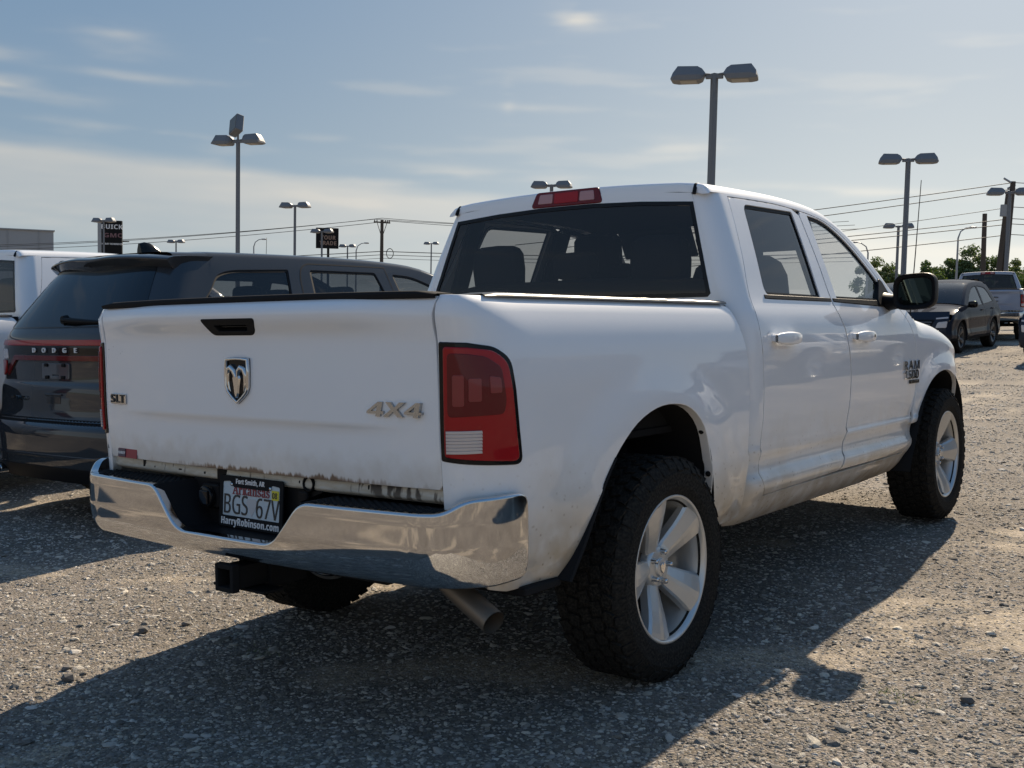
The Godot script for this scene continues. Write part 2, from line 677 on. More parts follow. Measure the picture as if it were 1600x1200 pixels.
func materials() -> void:
	var spec := noise(40, 6.0, 4)
	var big := noise(41, 2.0, 4)
	# bodywork: white paint, dust low on the sides and behind the wheels
	var side := func(u: float, v: float, b: Color) -> Color:
		var y := 2.05 - v * 1.75
		var z := u * 6.4 - 4.9
		var q := spec.get_noise_2d(z * 1.3, y * 1.3)
		var r := big.get_noise_2d(z, y * 0.5)
		var dust := sst(0.90, 0.44, y + 0.10 * q + 0.10 * r) * 0.9
		for wz in [0.55, -3.05, -0.45]:
			dust += 0.35 * exp(-pow((z - wz) / 0.18, 2.0)) * sst(0.95, 0.5, y + 0.12 * q)
		var fleck := sst(0.52, 0.62, spec.get_noise_2d(z * 9.0, y * 9.0)) * sst(0.95, 0.5, y) * 0.7
		return b.lerp(Color(0.66, 0.57, 0.45), clampf(dust * (0.6 + 0.5 * q), 0, 0.8)).lerp(Color(0.45, 0.38, 0.31), clampf(fleck, 0, 0.7))
	var gate := func(u: float, v: float, b: Color) -> Color:
		var x := u * 1.8 - 0.9
		var y := 1.42 - v * 0.66
		var q := spec.get_noise_2d(x * 2.0, y * 2.0)
		var r := big.get_noise_2d(x * 3.0, 7.0)
		var band := exp(-pow((x - 0.02) / 0.28, 2.0)) + 0.5 * exp(-pow((x - 0.40) / 0.16, 2.0))
		var rust := sst(0.832, 0.816, y + 0.012 * q + 0.012 * spec.get_noise_2d(x * 9.0, 3.0)) * clampf(band * 1.4 + 0.25 * r, 0, 1)
		var dust := sst(0.93, 0.81, y + 0.04 * q) * 0.28
		var c := b.lerp(Color(0.66, 0.60, 0.52), dust)
		c = c.lerp(Color(0.30, 0.20, 0.13), clampf(rust, 0, 0.75))
		var chip := sst(0.60, 0.66, spec.get_noise_2d(x * 14.0, y * 14.0)) * exp(-pow((y - 1.215) / 0.02, 2.0)) * sst(-0.60, -0.70, x)
		return c.lerp(Color(0.25, 0.25, 0.26), chip)
	M.paint_side = mat(Color.WHITE, 0.55, 0.0, 1.0)
	M.paint_side.albedo_texture = dirt_picture(1024, 320, Color(0.92, 0.925, 0.93), side)
	M.paint_gate = mat(Color.WHITE, 0.55, 0.0, 1.0)
	M.paint_gate.albedo_texture = dirt_picture(640, 256, Color(0.92, 0.925, 0.93), gate)
	M.paint = mat(Color(0.82, 0.83, 0.845), 0.55, 0.0, 1.0)
	var sill := func(u: float, v: float, b: Color) -> Color:
		var x := u * 1.8 - 0.9
		var q := spec.get_noise_2d(x * 5.0, v * 0.15)
		var q2 := spec.get_noise_2d(x * 2.5, v * 1.5 + 9.0)
		var drip := sst(0.15, 0.45, q + 0.75 * exp(-pow((x - 0.62) / 0.14, 2.0)) - 0.30) * sst(-0.2, 0.5, 0.7 - v)
		return b.lerp(Color(0.66, 0.58, 0.45), clampf(0.30 + 0.25 * q2, 0, 0.8)).lerp(Color(0.13, 0.10, 0.08), clampf(drip, 0, 0.95))
	M.sill = mat(Color.WHITE, 0.5)
	M.sill.albedo_texture = dirt_picture(512, 48, Color(0.86, 0.86, 0.84), sill)
	# chrome with fine scuffs
	M.chrome = mat(Color(0.62, 0.62, 0.62), 0.07, 1.0)
	M.chrome_worn = mat(Color(0.62, 0.62, 0.625), 0.12, 1.0)
	var scuff := func(u: float, v: float, b: Color) -> Color:
		var q := spec.get_noise_2d(u * 22.0, v * 5.0)
		var l := sst(0.45, 0.62, spec.get_noise_2d(u * 60.0, v * 9.0))
		return Color(0.045 + 0.03 * l * sst(0.2, 0.5, q) + 0.10 * sst(0.62, 1.0, v), 0, 0)
	M.chrome_worn.roughness = 1.0
	M.chrome_worn.roughness_texture = dirt_picture(512, 128, Color.BLACK, scuff)
	M.chrome_worn.roughness_texture_channel = BaseMaterial3D.TEXTURE_CHANNEL_RED
	M.alloy = mat(Color(0.58, 0.58, 0.565), 0.34, 0.6, 0.5)
	M.alloy_dark = mat(Color(0.16, 0.16, 0.16), 0.45, 0.8)
	M.iron = mat(Color(0.06, 0.045, 0.035), 0.7, 0.4)
	var rub := noise(50, 0.05, 4)
	var rt := NoiseTexture2D.new()
	rt.noise = rub
	rt.seamless = true
	var ramp := Gradient.new()
	ramp.colors = PackedColorArray([Color(0.10, 0.10, 0.10), Color(0.17, 0.165, 0.155), Color(0.27, 0.25, 0.225)])
	ramp.offsets = PackedFloat32Array([0.2, 0.55, 1.0])
	rt.color_ramp = ramp
	M.rubber = mat(Color.WHITE, 0.85)
	M.rubber.albedo_texture = rt
	M.rubber.uv1_triplanar = true
	M.rubber.uv1_scale = Vector3(3, 3, 3)
	M.black = mat(Color(0.011, 0.011, 0.012), 0.5)
	M.black_rough = mat(Color(0.018, 0.018, 0.019), 0.85)
	M.black_gloss = mat(Color(0.007, 0.007, 0.008), 0.15, 0.0, 0.35)
	M.rail_cap = mat(Color(0.035, 0.035, 0.036), 0.32)
	M.mirror = mat(Color(0.045, 0.06, 0.055), 0.03, 1.0)
	M.badge = mat(Color(0.42, 0.42, 0.42), 0.22, 0.9)
	M.plate = mat(Color(0.44, 0.53, 0.59), 0.35)
	M.pad = mat(Color(0.02, 0.02, 0.021), 0.7)
	M.frame = mat(Color(0.014, 0.013, 0.012), 0.8)
	M.cloth = mat(Color(0.012, 0.012, 0.013), 0.9)
	M.trim_light = mat(Color(0.03, 0.03, 0.031), 0.9)
	M.glass_dark = glass(Color(0.006, 0.007, 0.009), 0.48)
	M.glass_clear = glass(Color(0.03, 0.045, 0.04), 0.25)
	M.glass_solid = mat(Color(0.008, 0.010, 0.013), 0.03)
	M.red = mat(Color(0.33, 0.006, 0.010), 0.22, 0.0, 0.6)
	M.red_mid = mat(Color(0.21, 0.005, 0.008), 0.3, 0.0, 0.6)
	M.red_deep = mat(Color(0.12, 0.004, 0.007), 0.25, 0.0, 0.6)
	M.red_bright = mat(Color(0.50, 0.018, 0.016), 0.2, 0.0, 1.0)
	M.lamp_clear = mat(Color(0.56, 0.50, 0.48), 0.25, 0.1, 1.0)
	M.white_letter = mat(Color(0.75, 0.75, 0.75), 0.5)
	M.black_letter = mat(Color(0.02, 0.022, 0.025), 0.5)
	M.red_letter = mat(Color(0.22, 0.03, 0.04), 0.5)
	M.yellow = mat(Color(0.62, 0.55, 0.03), 0.5)
	M.grey_metal = mat(Color(0.16, 0.17, 0.185), 0.55)
	M.lamp_end = mat(Color(0.34, 0.33, 0.30), 0.5)
	M.pipe = mat(Color(0.20, 0.165, 0.13), 0.45, 0.6)
	M.grey_paint = mat(Color(0.032, 0.036, 0.042), 0.85, 0.0, 1.0)
	M.blue_grey_paint = mat(Color(0.022, 0.028, 0.042), 0.85, 0.0, 1.0)
	M.wood = mat(Color(0.075, 0.06, 0.048), 0.9)
	M.wire = mat(Color(0.05, 0.05, 0.05), 0.7)
	M.building = mat(Color(0.33, 0.34, 0.35), 0.7)
	M.galv = mat(Color(0.30, 0.31, 0.32), 0.5, 0.3)
	M.glass_tint = glass(Color(0.008, 0.010, 0.012), 0.62)
	M.leaf = [mat(Color(0.07, 0.10, 0.03), 0.7), mat(Color(0.10, 0.125, 0.035), 0.7), mat(Color(0.058, 0.086, 0.028), 0.7)]
	for l in M.leaf:
		l.backlight_enabled = true
		l.backlight = Color(0.24, 0.30, 0.09)
	M.rock = [mat(Color(0.10, 0.095, 0.09), 0.9), mat(Color(0.15, 0.14, 0.13), 0.9), mat(Color(0.055, 0.033, 0.024), 0.9)]
	for k in ["paint", "paint_side", "paint_gate", "grey_paint", "blue_grey_paint", "black", "black_rough", "black_gloss", "pad", "frame", "cloth", "red", "red_deep", "red_bright", "rubber"]:
		M[k].metallic_specular = 0.22
	M.blue_grey_paint.clearcoat = 0.35
	M.silver_paint = mat(Color(0.30, 0.335, 0.41), 0.6, 0.0, 1.0)
	M.grey_paint.metallic_specular = 0.05
	M.blue_grey_paint.metallic_specular = 0.05
	M.bark = mat(Color(0.07, 0.055, 0.04), 0.95)


func ground_and_gravel() -> void:
	var pics := gravel_pictures()
	var m := mat(Color.WHITE, 0.95)
	m.albedo_texture = pics[0]
	m.heightmap_enabled = true
	m.heightmap_texture = pics[1]
	m.heightmap_scale = 0.5
	m.uv1_triplanar = true
	m.uv1_world_triplanar = true
	m.uv1_scale = Vector3(0.8, 0.8, 0.8)
	m.vertex_color_use_as_albedo = true
	m.metallic_specular = 0.3
	# one graded sheet: 7 cm cells near the truck, wider and wider towards the horizon
	var line := [0.0]
	var st := 0.07
	while line[line.size() - 1] < 2200.0:
		line.append(line[line.size() - 1] + st)
		if line[line.size() - 1] > 5.0:
			st *= 1.07
	var xs := []
	for i in range(line.size() - 1, 0, -1):
		xs.append(-line[i])
	xs.append_array(line)
	var k := xs.size()
	var patchy := noise(71, 0.35, 4)
	var tone := noise(72, 0.9, 3)
	var v := PackedVector3Array()
	var nn := PackedVector3Array()
	var cl := PackedColorArray()
	var ix := PackedInt32Array()
	for j in k:
		for i in k:
			var x: float = xs[i] + 0.8
			var z: float = xs[j] + 0.6
			v.append(Vector3(x, surface_y(x, z), z))
			var far := clampf(absf(xs[i]) + absf(xs[j]), 0.1, 1e9)
			var e := 0.05 + far * 0.01
			nn.append(Vector3(surface_y(x - e, z) - surface_y(x + e, z), 2 * e, surface_y(x, z - e) - surface_y(x, z + e)).normalized())
			cl.append(ground_tint(x, z, patchy, tone))
	for j in k - 1:
		for i in k - 1:
			var a := j * k + i
			ix.append_array([a, a + 1, a + k + 1, a, a + k + 1, a + k])
	var arr := []
	arr.resize(Mesh.ARRAY_MAX)
	arr[Mesh.ARRAY_VERTEX] = v
	arr[Mesh.ARRAY_NORMAL] = nn
	arr[Mesh.ARRAY_COLOR] = cl
	arr[Mesh.ARRAY_INDEX] = ix
	var am := ArrayMesh.new()
	am.add_surface_from_arrays(Mesh.PRIMITIVE_TRIANGLES, arr)
	var g := MeshInstance3D.new()
	g.name = "ground"
	g.mesh = am
	g.material_override = m
	g.set_meta("kind", "structure")
	g.set_meta("label", "grey and tan gravel ground of the vehicle lot")
	g.set_meta("category", "ground")
	add_child(g, true)

	# loose crushed stone lying on it
	var stone := stone_mesh(5, 1)
	var sm := mat(Color.WHITE, 0.9)
	sm.vertex_color_use_as_albedo = true
	sm.metallic_specular = 0.35
	sm.heightmap_enabled = true
	sm.heightmap_texture = pics[1]
	sm.heightmap_scale = 0.25
	sm.uv1_triplanar = true
	sm.uv1_scale = Vector3(0.2, 0.2, 0.2)
	stone.surface_set_material(0, sm)
	var buf := PackedFloat32Array()
	var count := 0
	var want := 470000
	while count < want:
		# polar scatter round where the photographer stands, thinning outwards
		var t := rng.randf()
		var d := 0.9 + 34.0 * pow(t, 2.2)
		var a := YAW + rng.randf_range(-0.62, 0.62)
		var x := cam_at.x - sin(a) * d
		var z := cam_at.z - cos(a) * d
		var u := rng.randf()
		var r := 0.0030 + 0.0060 * u
		if u > 0.74:
			r = rng.randf_range(0.007, 0.012)
		if u > 0.985:
			r = rng.randf_range(0.012, 0.024)
		var worn := dusty(x, z)
		if rng.randf() < worn * (0.93 if r > 0.006 else 0.35):
			continue
		r *= 1.0 + 0.035 * d
		var b := Basis.from_euler(Vector3(rng.randf_range(-0.22, 0.22), rng.randf() * TAU, rng.randf_range(-0.22, 0.22)))
		var s := Vector3(rng.randf_range(0.8, 1.6), rng.randf_range(0.22, 0.48), rng.randf_range(0.65, 1.1)) * r
		b = b * Basis.from_scale(s)
		var y := surface_y(x, z) + r * rng.randf_range(-0.15, 0.15)
		var c := pow(rng.randf(), 1.6)
		var g0 := 0.17 + 0.56 * c
		var w := rng.randf()
		var cr := g0 * (1.0 + 0.05 * w)
		var cg := g0 * (0.945 + 0.01 * w)
		var cb := g0 * (0.88 - 0.10 * w)
		buf.append_array([b.x.x, b.y.x, b.z.x, x, b.x.y, b.y.y, b.z.y, y, b.x.z, b.y.z, b.z.z, z, cr, cg, cb, 1.0])
		count += 1
	var mm := MultiMesh.new()
	mm.transform_format = MultiMesh.TRANSFORM_3D
	mm.use_colors = true
	mm.mesh = stone
	mm.instance_count = count
	mm.buffer = buf
	var o := MultiMeshInstance3D.new()
	o.name = "gravel"
	o.multimesh = mm
	o.set_meta("kind", "stuff")
	tag(o, "crushed grey and tan gravel scattered over the lot", "gravel")
	add_child(o, true)


func dusty(x: float, z: float) -> float:   # where wheels have packed the gravel to pale dust
	var s := x * cos(YAW) - z * sin(YAW)
	var f := x * sin(YAW) + z * cos(YAW)
	return sst(0.20, 0.46, lot.get_noise_2d(s * 0.30, f * 0.85) + 0.35 * lot.get_noise_2d(x * 2.1 + 50.0, z * 2.1))


func ground_tint(x: float, z: float, patchy: FastNoiseLite, tone: FastNoiseLite) -> Color:
	var q := patchy.get_noise_2d(x, z)
	var t := tone.get_noise_2d(x, z)
	var v := 0.50 + 0.12 * t + 0.07 * q
	var c := Color(v, v * 0.945, v * 0.895)
	var d := Vector2(x - cam_at.x, z - cam_at.z).length()
	if d > 150.0:
		return Color(0.50, 0.52, 0.40)
	return c.lerp(Color(1.0, 0.92, 0.80), dusty(x, z) * 0.8)


func surface_y(x: float, z: float) -> float:
	var d := Vector2(x - cam_at.x, z - cam_at.z).length()
	return ground_y(x, z) + hump.get_noise_2d(x, z) * 0.022 * clampf(1.0 - d / 60.0, 0.0, 1.0) - 0.008


func stone_mesh(sd: int, sub: int) -> ArrayMesh:
	var r := RandomNumberGenerator.new()
	r.seed = sd
	var t := (1.0 + sqrt(5.0)) / 2.0
	var p := [Vector3(-1, t, 0), Vector3(1, t, 0), Vector3(-1, -t, 0), Vector3(1, -t, 0), Vector3(0, -1, t), Vector3(0, 1, t), Vector3(0, -1, -t), Vector3(0, 1, -t), Vector3(t, 0, -1), Vector3(t, 0, 1), Vector3(-t, 0, -1), Vector3(-t, 0, 1)]
	var f := [0, 11, 5, 0, 5, 1, 0, 1, 7, 0, 7, 10, 0, 10, 11, 1, 5, 9, 5, 11, 4, 11, 10, 2, 10, 7, 6, 7, 1, 8, 3, 9, 4, 3, 4, 2, 3, 2, 6, 3, 6, 8, 3, 8, 9, 4, 9, 5, 2, 4, 11, 6, 2, 10, 8, 6, 7, 9, 8, 1]
	for i in p.size():
		p[i] = p[i].normalized() * r.randf_range(0.68, 1.15)
	if sub > 0:
		for i in p.size():   # chop it flat on some sides, like crushed stone
			for k in 5:
				var pl := Vector3(sin(k * 2.4 + sd), cos(k * 1.7 + sd * 2), sin(k * 3.9 + sd * 0.7)).normalized()
				var over: float = p[i].dot(pl) - 0.66
				if over > 0.0:
					p[i] = p[i] - pl * over
	var mb := MB.new()
	for i in range(0, f.size(), 3):
		mb.face([p[f[i]], p[f[i + 1]], p[f[i + 2]]])
	return mb.mesh()
# ---------------------------------------------------------------- the white pickup
# truck space: x to its right side, y up from the ground, z to its rear; the rear axle is at z = 0
const RAKE := 0.0223
const WB := 3.569
var T_cab: Array
var T_bed: Array
var T_gate: Array
var T_edge: Array
var T_back: Array
var T_bump: Array
var rail: PackedVector2Array


func truck_tables() -> void:
	T_cab = tab([0.40, 0.80, 0.44, 0.85, 0.50, 0.905, 0.545, 0.928, 0.575, 0.946, 0.605, 0.957, 0.628, 0.955, 0.66, 0.934, 0.70, 0.928, 0.755, 0.941, 0.765, 0.9345, 0.90, 0.949, 1.05, 0.959, 1.18, 0.962, 1.27, 0.955, 1.34, 0.937, 1.385, 0.916, 1.42, 0.901, 1.60, 0.836, 1.75, 0.779, 1.86, 0.735, 1.90, 0.717])
	T_bed = tab([0.44, 0.89, 0.50, 0.915, 0.55, 0.932, 0.65, 0.950, 0.754, 0.9615, 0.767, 0.957, 0.95, 0.964, 1.10, 0.963, 1.20, 0.955, 1.27, 0.940, 1.33, 0.918, 1.365, 0.898, 1.385, 0.872])
	T_gate = tab([0.79, -0.020, 0.90, -0.013, 0.965, -0.011, 0.985, -0.006, 1.003, 0.003, 1.10, 0.003, 1.24, 0.000, 1.264, 0.002, 1.318, 0.031, 1.334, 0.035, 1.35, 0.031, 1.370, 0.016, 1.385, -0.006])
	T_edge = tab([0.79, -0.020, 1.0, -0.006, 1.24, -0.002, 1.28, 0.004, 1.325, 0.012, 1.36, 0.004, 1.385, -0.015])
	T_back = tab([0.70, -0.738, 1.20, -0.728, 1.40, -0.724, 1.60, -0.752, 1.84, -0.796, 1.95, -0.815])
	T_bump = tab([0.50, -0.085, 0.53, -0.050, 0.56, -0.022, 0.60, -0.006, 0.66, 0.0, 0.72, 0.0, 0.745, -0.001, 0.80, -0.004])
	rail = curve(P([-0.80, 1.872, -1.20, 1.884, -1.55, 1.890, -1.85, 1.884, -2.10, 1.862, -2.28, 1.815, -2.45, 1.737, -2.60, 1.640, -2.75, 1.525, -2.93, 1.385]), 4)


func flare(z: float, y: float, zc: float, yc: float, r0: float, amp: float) -> float:
	var d := Vector2((z - zc) * 0.92, y - yc).length()
	return amp * (1.0 - sst(r0 + 0.01, r0 + 0.20, d)) * sst(1.22, 1.04, y)


func bed_pt(s: float, y: float) -> Vector3:
	var off := ev(T_bed, y) - 0.96
	if s <= 0.80:
		return Vector3(0.96 + off + flare(s, y, 0.04, 0.50, 0.50, 0.018), y, s)
	var t := clampf((s - 0.80) / 0.36, 0.0, 1.04)
	var th := t * PI * 0.5
	var c := maxf(cos(th), 0.0)
	var sn := sin(th)
	var px := 0.83 + 0.13 * pow(c, 0.87)
	var pz := 0.80 + 0.31 * pow(sn, 0.87)
	var nn := Vector2(pow(c, 1.13) / 0.13, pow(sn, 1.13) / 0.31).normalized()
	var k := lerpf(off, ev(T_edge, y), sst(0.0, 1.0, t))
	if t > 1.0:
		px = 0.83 - (s - 1.16)
		pz = 1.11
		nn = Vector2(0, 1)
	return Vector3(px + nn.x * k, y, pz + nn.y * k)


func gate_pt(x: float, y: float) -> Vector3:
	var a := absf(x)
	var k := lerpf(ev(T_gate, y), ev(T_edge, y), sst(0.42, 0.80, a))
	return Vector3(x, y, 1.11 + k + 0.038 * (1.0 - pow(a / 0.83, 2.0)))


func cab_x(y: float, z: float) -> float:
	var x := ev(T_cab, y)
	x += 0.006 * (1.0 - pow((z + 1.9) / 1.1, 2.0)) * sst(1.45, 1.2, y)
	return x


func cab_pt(s: float, y: float) -> Vector3:   # the side, then round the corner to the back of the cab
	var x := cab_x(y, maxf(s, -0.9))
	var zb := ev(T_back, y)
	var c0 := zb - 0.115
	if s <= -0.85:
		return Vector3(x, y, s + (c0 + 0.85) * sst(-1.0, -0.85, s))
	var t := clampf((s + 0.85) / 0.16, 0.0, 1.0) * PI * 0.5
	return Vector3(x - 0.085 + 0.085 * cos(t), y, c0 + 0.115 * sin(t))


func back_pt(x: float, y: float) -> Vector3:
	return Vector3(x, y, ev(T_back, y) + 0.012 * (1.0 - pow(x / 0.75, 2.0)))


func fender_pt(z: float, y: float) -> Vector3:
	var x := cab_x(y, -3.0)
	var yy := minf(y, 1.24)
	var top := ev(T_cab, yy)
	if y > 1.20:   # the shoulder rolls over to the bonnet
		var q := clampf((y - 1.20) / 0.13, 0.0, 1.0)
		x = lerpf(ev(T_cab, 1.20), 0.80, 1.0 - sqrt(1.0 - q * q * 0.96))
	x = lerpf(cab_x(y, z), x, sst(-3.0, -3.25, z))
	x += flare(z, y, -3.57, 0.50, 0.50, 0.024)
	var f := clampf((-3.75 - z) / 0.62, 0.0, 1.0)
	x -= 0.30 * pow(f, 2.2)
	x -= 0.02 * sst(-3.6, -4.3, z)
	return Vector3(x, y - 0.30 * pow(clampf((-3.2 - z) / 1.2, 0.0, 1.0), 2.0) * sst(1.0, 1.3, y), z)


func bump_plan(s: float) -> Array:   # [point x, z, outward normal]
	var a := absf(s)
	var sg := -1.0 if s < 0.0 else 1.0
	if a <= 0.78:
		return [Vector2(s, 1.245 - 0.050 * pow(a / 0.78, 2.0)), Vector2(sg * 0.10 * a / 0.78, 1.0).normalized()]
	var t := (a - 0.78) / 0.36 * PI * 0.5
	var p := Vector2(0.985, 0.885 - (a - 1.14))
	var nn := Vector2(1, 0)
	if t < PI * 0.5:
		p = Vector2(0.78 + 0.205 * sin(t), 1.195 - 0.31 * (1.0 - cos(t)))
		nn = Vector2(sin(t) / 0.205, cos(t) / 0.31).normalized()
		nn = (nn + Vector2(0.10, 0) * cos(t)).normalized()
	return [Vector2(p.x * sg, p.y), Vector2(nn.x * sg, nn.y)]


func bump_pt(s: float, y: float) -> Vector3:
	var q := bump_plan(s)
	var k := ev(T_bump, y) * (1.0 - 0.6 * sst(0.85, 1.05, absf(s)))
	return Vector3(q[0].x + q[1].x * k, y, q[0].y + q[1].y * k)


func flip_x(f: Callable) -> Callable:
	return func(u: float, v: float) -> Vector3:
		var p: Vector3 = f.call(u, v)
		return Vector3(-p.x, p.y, p.z)


func sunk(f: Callable, hint: Vector3, by: float) -> Callable:   # the same surface moved in or out along its normal
	return func(u: float, v: float) -> Vector3:
		var p: Vector3 = f.call(u, v)
		var e := 0.004
		var nn: Vector3 = (f.call(u + e, v) - f.call(u - e, v)).cross(f.call(u, v + e) - f.call(u, v - e)).normalized()
		if nn.dot(hint) < 0.0:
			nn = -nn
		return p + nn * by


func make_wheel(dark := false) -> Node3D:   # axle along x, outside at +x
	var w := Node3D.new()
	var ax := Transform3D(Basis(Vector3(0, 0, 1), -PI / 2), Vector3.ZERO)   # local y to +x
	var t := MB.new()
	var prof := [[0.245, -0.10], [0.262, -0.118], [0.270, -0.126], [0.290, -0.134], [0.325, -0.139], [0.352, -0.138], [0.372, -0.132], [0.388, -0.122], [0.397, -0.108], [0.399, -0.095], [0.400, 0.0], [0.399, 0.095], [0.397, 0.108], [0.388, 0.122], [0.372, 0.132], [0.3535, 0.1375], [0.352, 0.1395], [0.347, 0.1398], [0.345, 0.1385], [0.325, 0.139], [0.306, 0.1375], [0.304, 0.1385], [0.299, 0.137], [0.290, 0.134], [0.276, 0.128], [0.270, 0.122], [0.262, 0.118], [0.245, 0.10]]
	t.lathe(ax, prof, 72)
	var pitch := 42
	for k in pitch:
		var a := TAU * k / pitch
		for row in 5:
			var x0: float = [-0.092, -0.047, 0.0, 0.047, 0.092][row]
			var a2 := a + (0.5 if row % 2 else 0.0) * TAU / pitch
			var b := Basis(Vector3(1, 0, 0), a2)
			var o := b * Vector3(x0, 0.404, 0)
			var bb := b * Basis(Vector3(0, 1, 0), [0.35, -0.25, 0.3, 0.25, -0.35][row])
			t.box(Transform3D(bb, o), Vector3(0.037, 0.011, 0.044 if row % 4 else 0.040), 0.0)
		for sg in [-1, 1]:   # lugs that run over the shoulder
			var b := Basis(Vector3(1, 0, 0), a + (0.25 if k % 2 else 0.3) * TAU / pitch)
			var o: Vector3 = b * Vector3(sg * 0.1235, 0.384 - 0.004 * (k % 2), 0)
			t.box(Transform3D(b * Basis(Vector3(0, 0, 1), sg * -0.95), o), Vector3(0.040 + 0.014 * (k % 2), 0.008, 0.034), 0.0)
	part(w, "tyre", t, M.rubber)
	var r := MB.new()
	r.lathe(ax, [[0.2715, 0.112], [0.2715, 0.122], [0.268, 0.1255], [0.262, 0.1245], [0.257, 0.119], [0.252, 0.108], [0.247, 0.090], [0.240, 0.060], [0.236, 0.0], [0.236, -0.08], [0.255, -0.115], [0.268, -0.12]], 72, true)
	part(w, "rim", r, M.alloy_dark if dark else M.alloy)
	# five broad spokes with a ridge
	var rr := [0.035, 0.058, 0.085, 0.12, 0.16, 0.20, 0.235, 0.256]
	var ww := [0.052, 0.070, 0.086, 0.098, 0.114, 0.134, 0.156, 0.172]
	var xx := [0.060, 0.062, 0.068, 0.080, 0.094, 0.106, 0.114, 0.117]
	for k in 5:
		var a := TAU * k / 5.0 + 0.35
		var s := MB.new()
		var rows := []
		for i in rr.size():
			var h: float = ww[i] * 0.5
			var x: float = xx[i]
			var dp := 0.030 + 0.018 * sin(PI * clampf(i / 7.0, 0, 1))
			var ring := []
			for q in [[-h, x - dp], [-h * 1.0, x - 0.016], [-h * 0.90, x - 0.005], [-h * 0.25, x + 0.003], [h * 0.05, x + 0.004], [h * 0.85, x - 0.009], [h * 1.0, x - 0.018], [h, x - dp]]:
				ring.append(Basis(Vector3(1, 0, 0), a) * Vector3(q[1], rr[i], q[0]))
			rows.append(ring)
		for i in rows.size() - 1:
			for j in 8:
				var q := (j + 1) % 8
				s.face([rows[i][j], rows[i + 1][j], rows[i + 1][q], rows[i][q]])
		part(w, "spoke", s, M.alloy_dark if dark else M.alloy)
	var hb := MB.new()
	hb.lathe(ax, [[0.082, 0.030], [0.080, 0.052], [0.074, 0.063], [0.066, 0.068], [0.036, 0.070], [0.034, 0.078], [0.030, 0.081], [0.0001, 0.083]], 40)
	part(w, "hub", hb, M.alloy_dark if dark else M.alloy)
	var cap := MB.new()
	cap.prism(X(0.083, 0, 0, PI / 2), P([0, -0.022, 0.014, -0.008, 0.017, 0.012, 0.006, 0.020, 0, 0.010, -0.006, 0.020, -0.017, 0.012, -0.014, -0.008]), 0.003, 0.001)
	part(w, "hub_emblem", cap, M.chrome)
	for k in 5:
		var a := TAU * (k + 0.5) / 5.0 + 0.35
		var l := MB.new()
		var o := Basis(Vector3(1, 0, 0), a) * Vector3(0.060, 0.057, 0)
		l.lathe(Transform3D(ax.basis, o), [[0.013, 0.0], [0.013, 0.010], [0.0105, 0.011], [0.0105, 0.027], [0.007, 0.031], [0.0001, 0.032]], 6)
		part(w, "lug_nut", l, M.chrome)
	var d := MB.new()
	d.lathe(ax, [[0.05, 0.0], [0.09, 0.035], [0.092, 0.012], [0.168, 0.012], [0.168, -0.016], [0.05, -0.016]], 40)
	d.box(X(0.01, 0.03, 0.14), Vector3(0.10, 0.14, 0.075), 0.02)
	part(w, "brake_disc", d, M.iron)
	return w


func arch_ring(mb: MB, outline: PackedVector2Array, x0: float, x1: float) -> void:
	var rows := []
	for q in outline:
		rows.append([Vector3(x0, q.y, q.x), Vector3((x0 + x1) / 2, q.y, q.x), Vector3(x1, q.y, q.x)])
	mb.grid(rows)


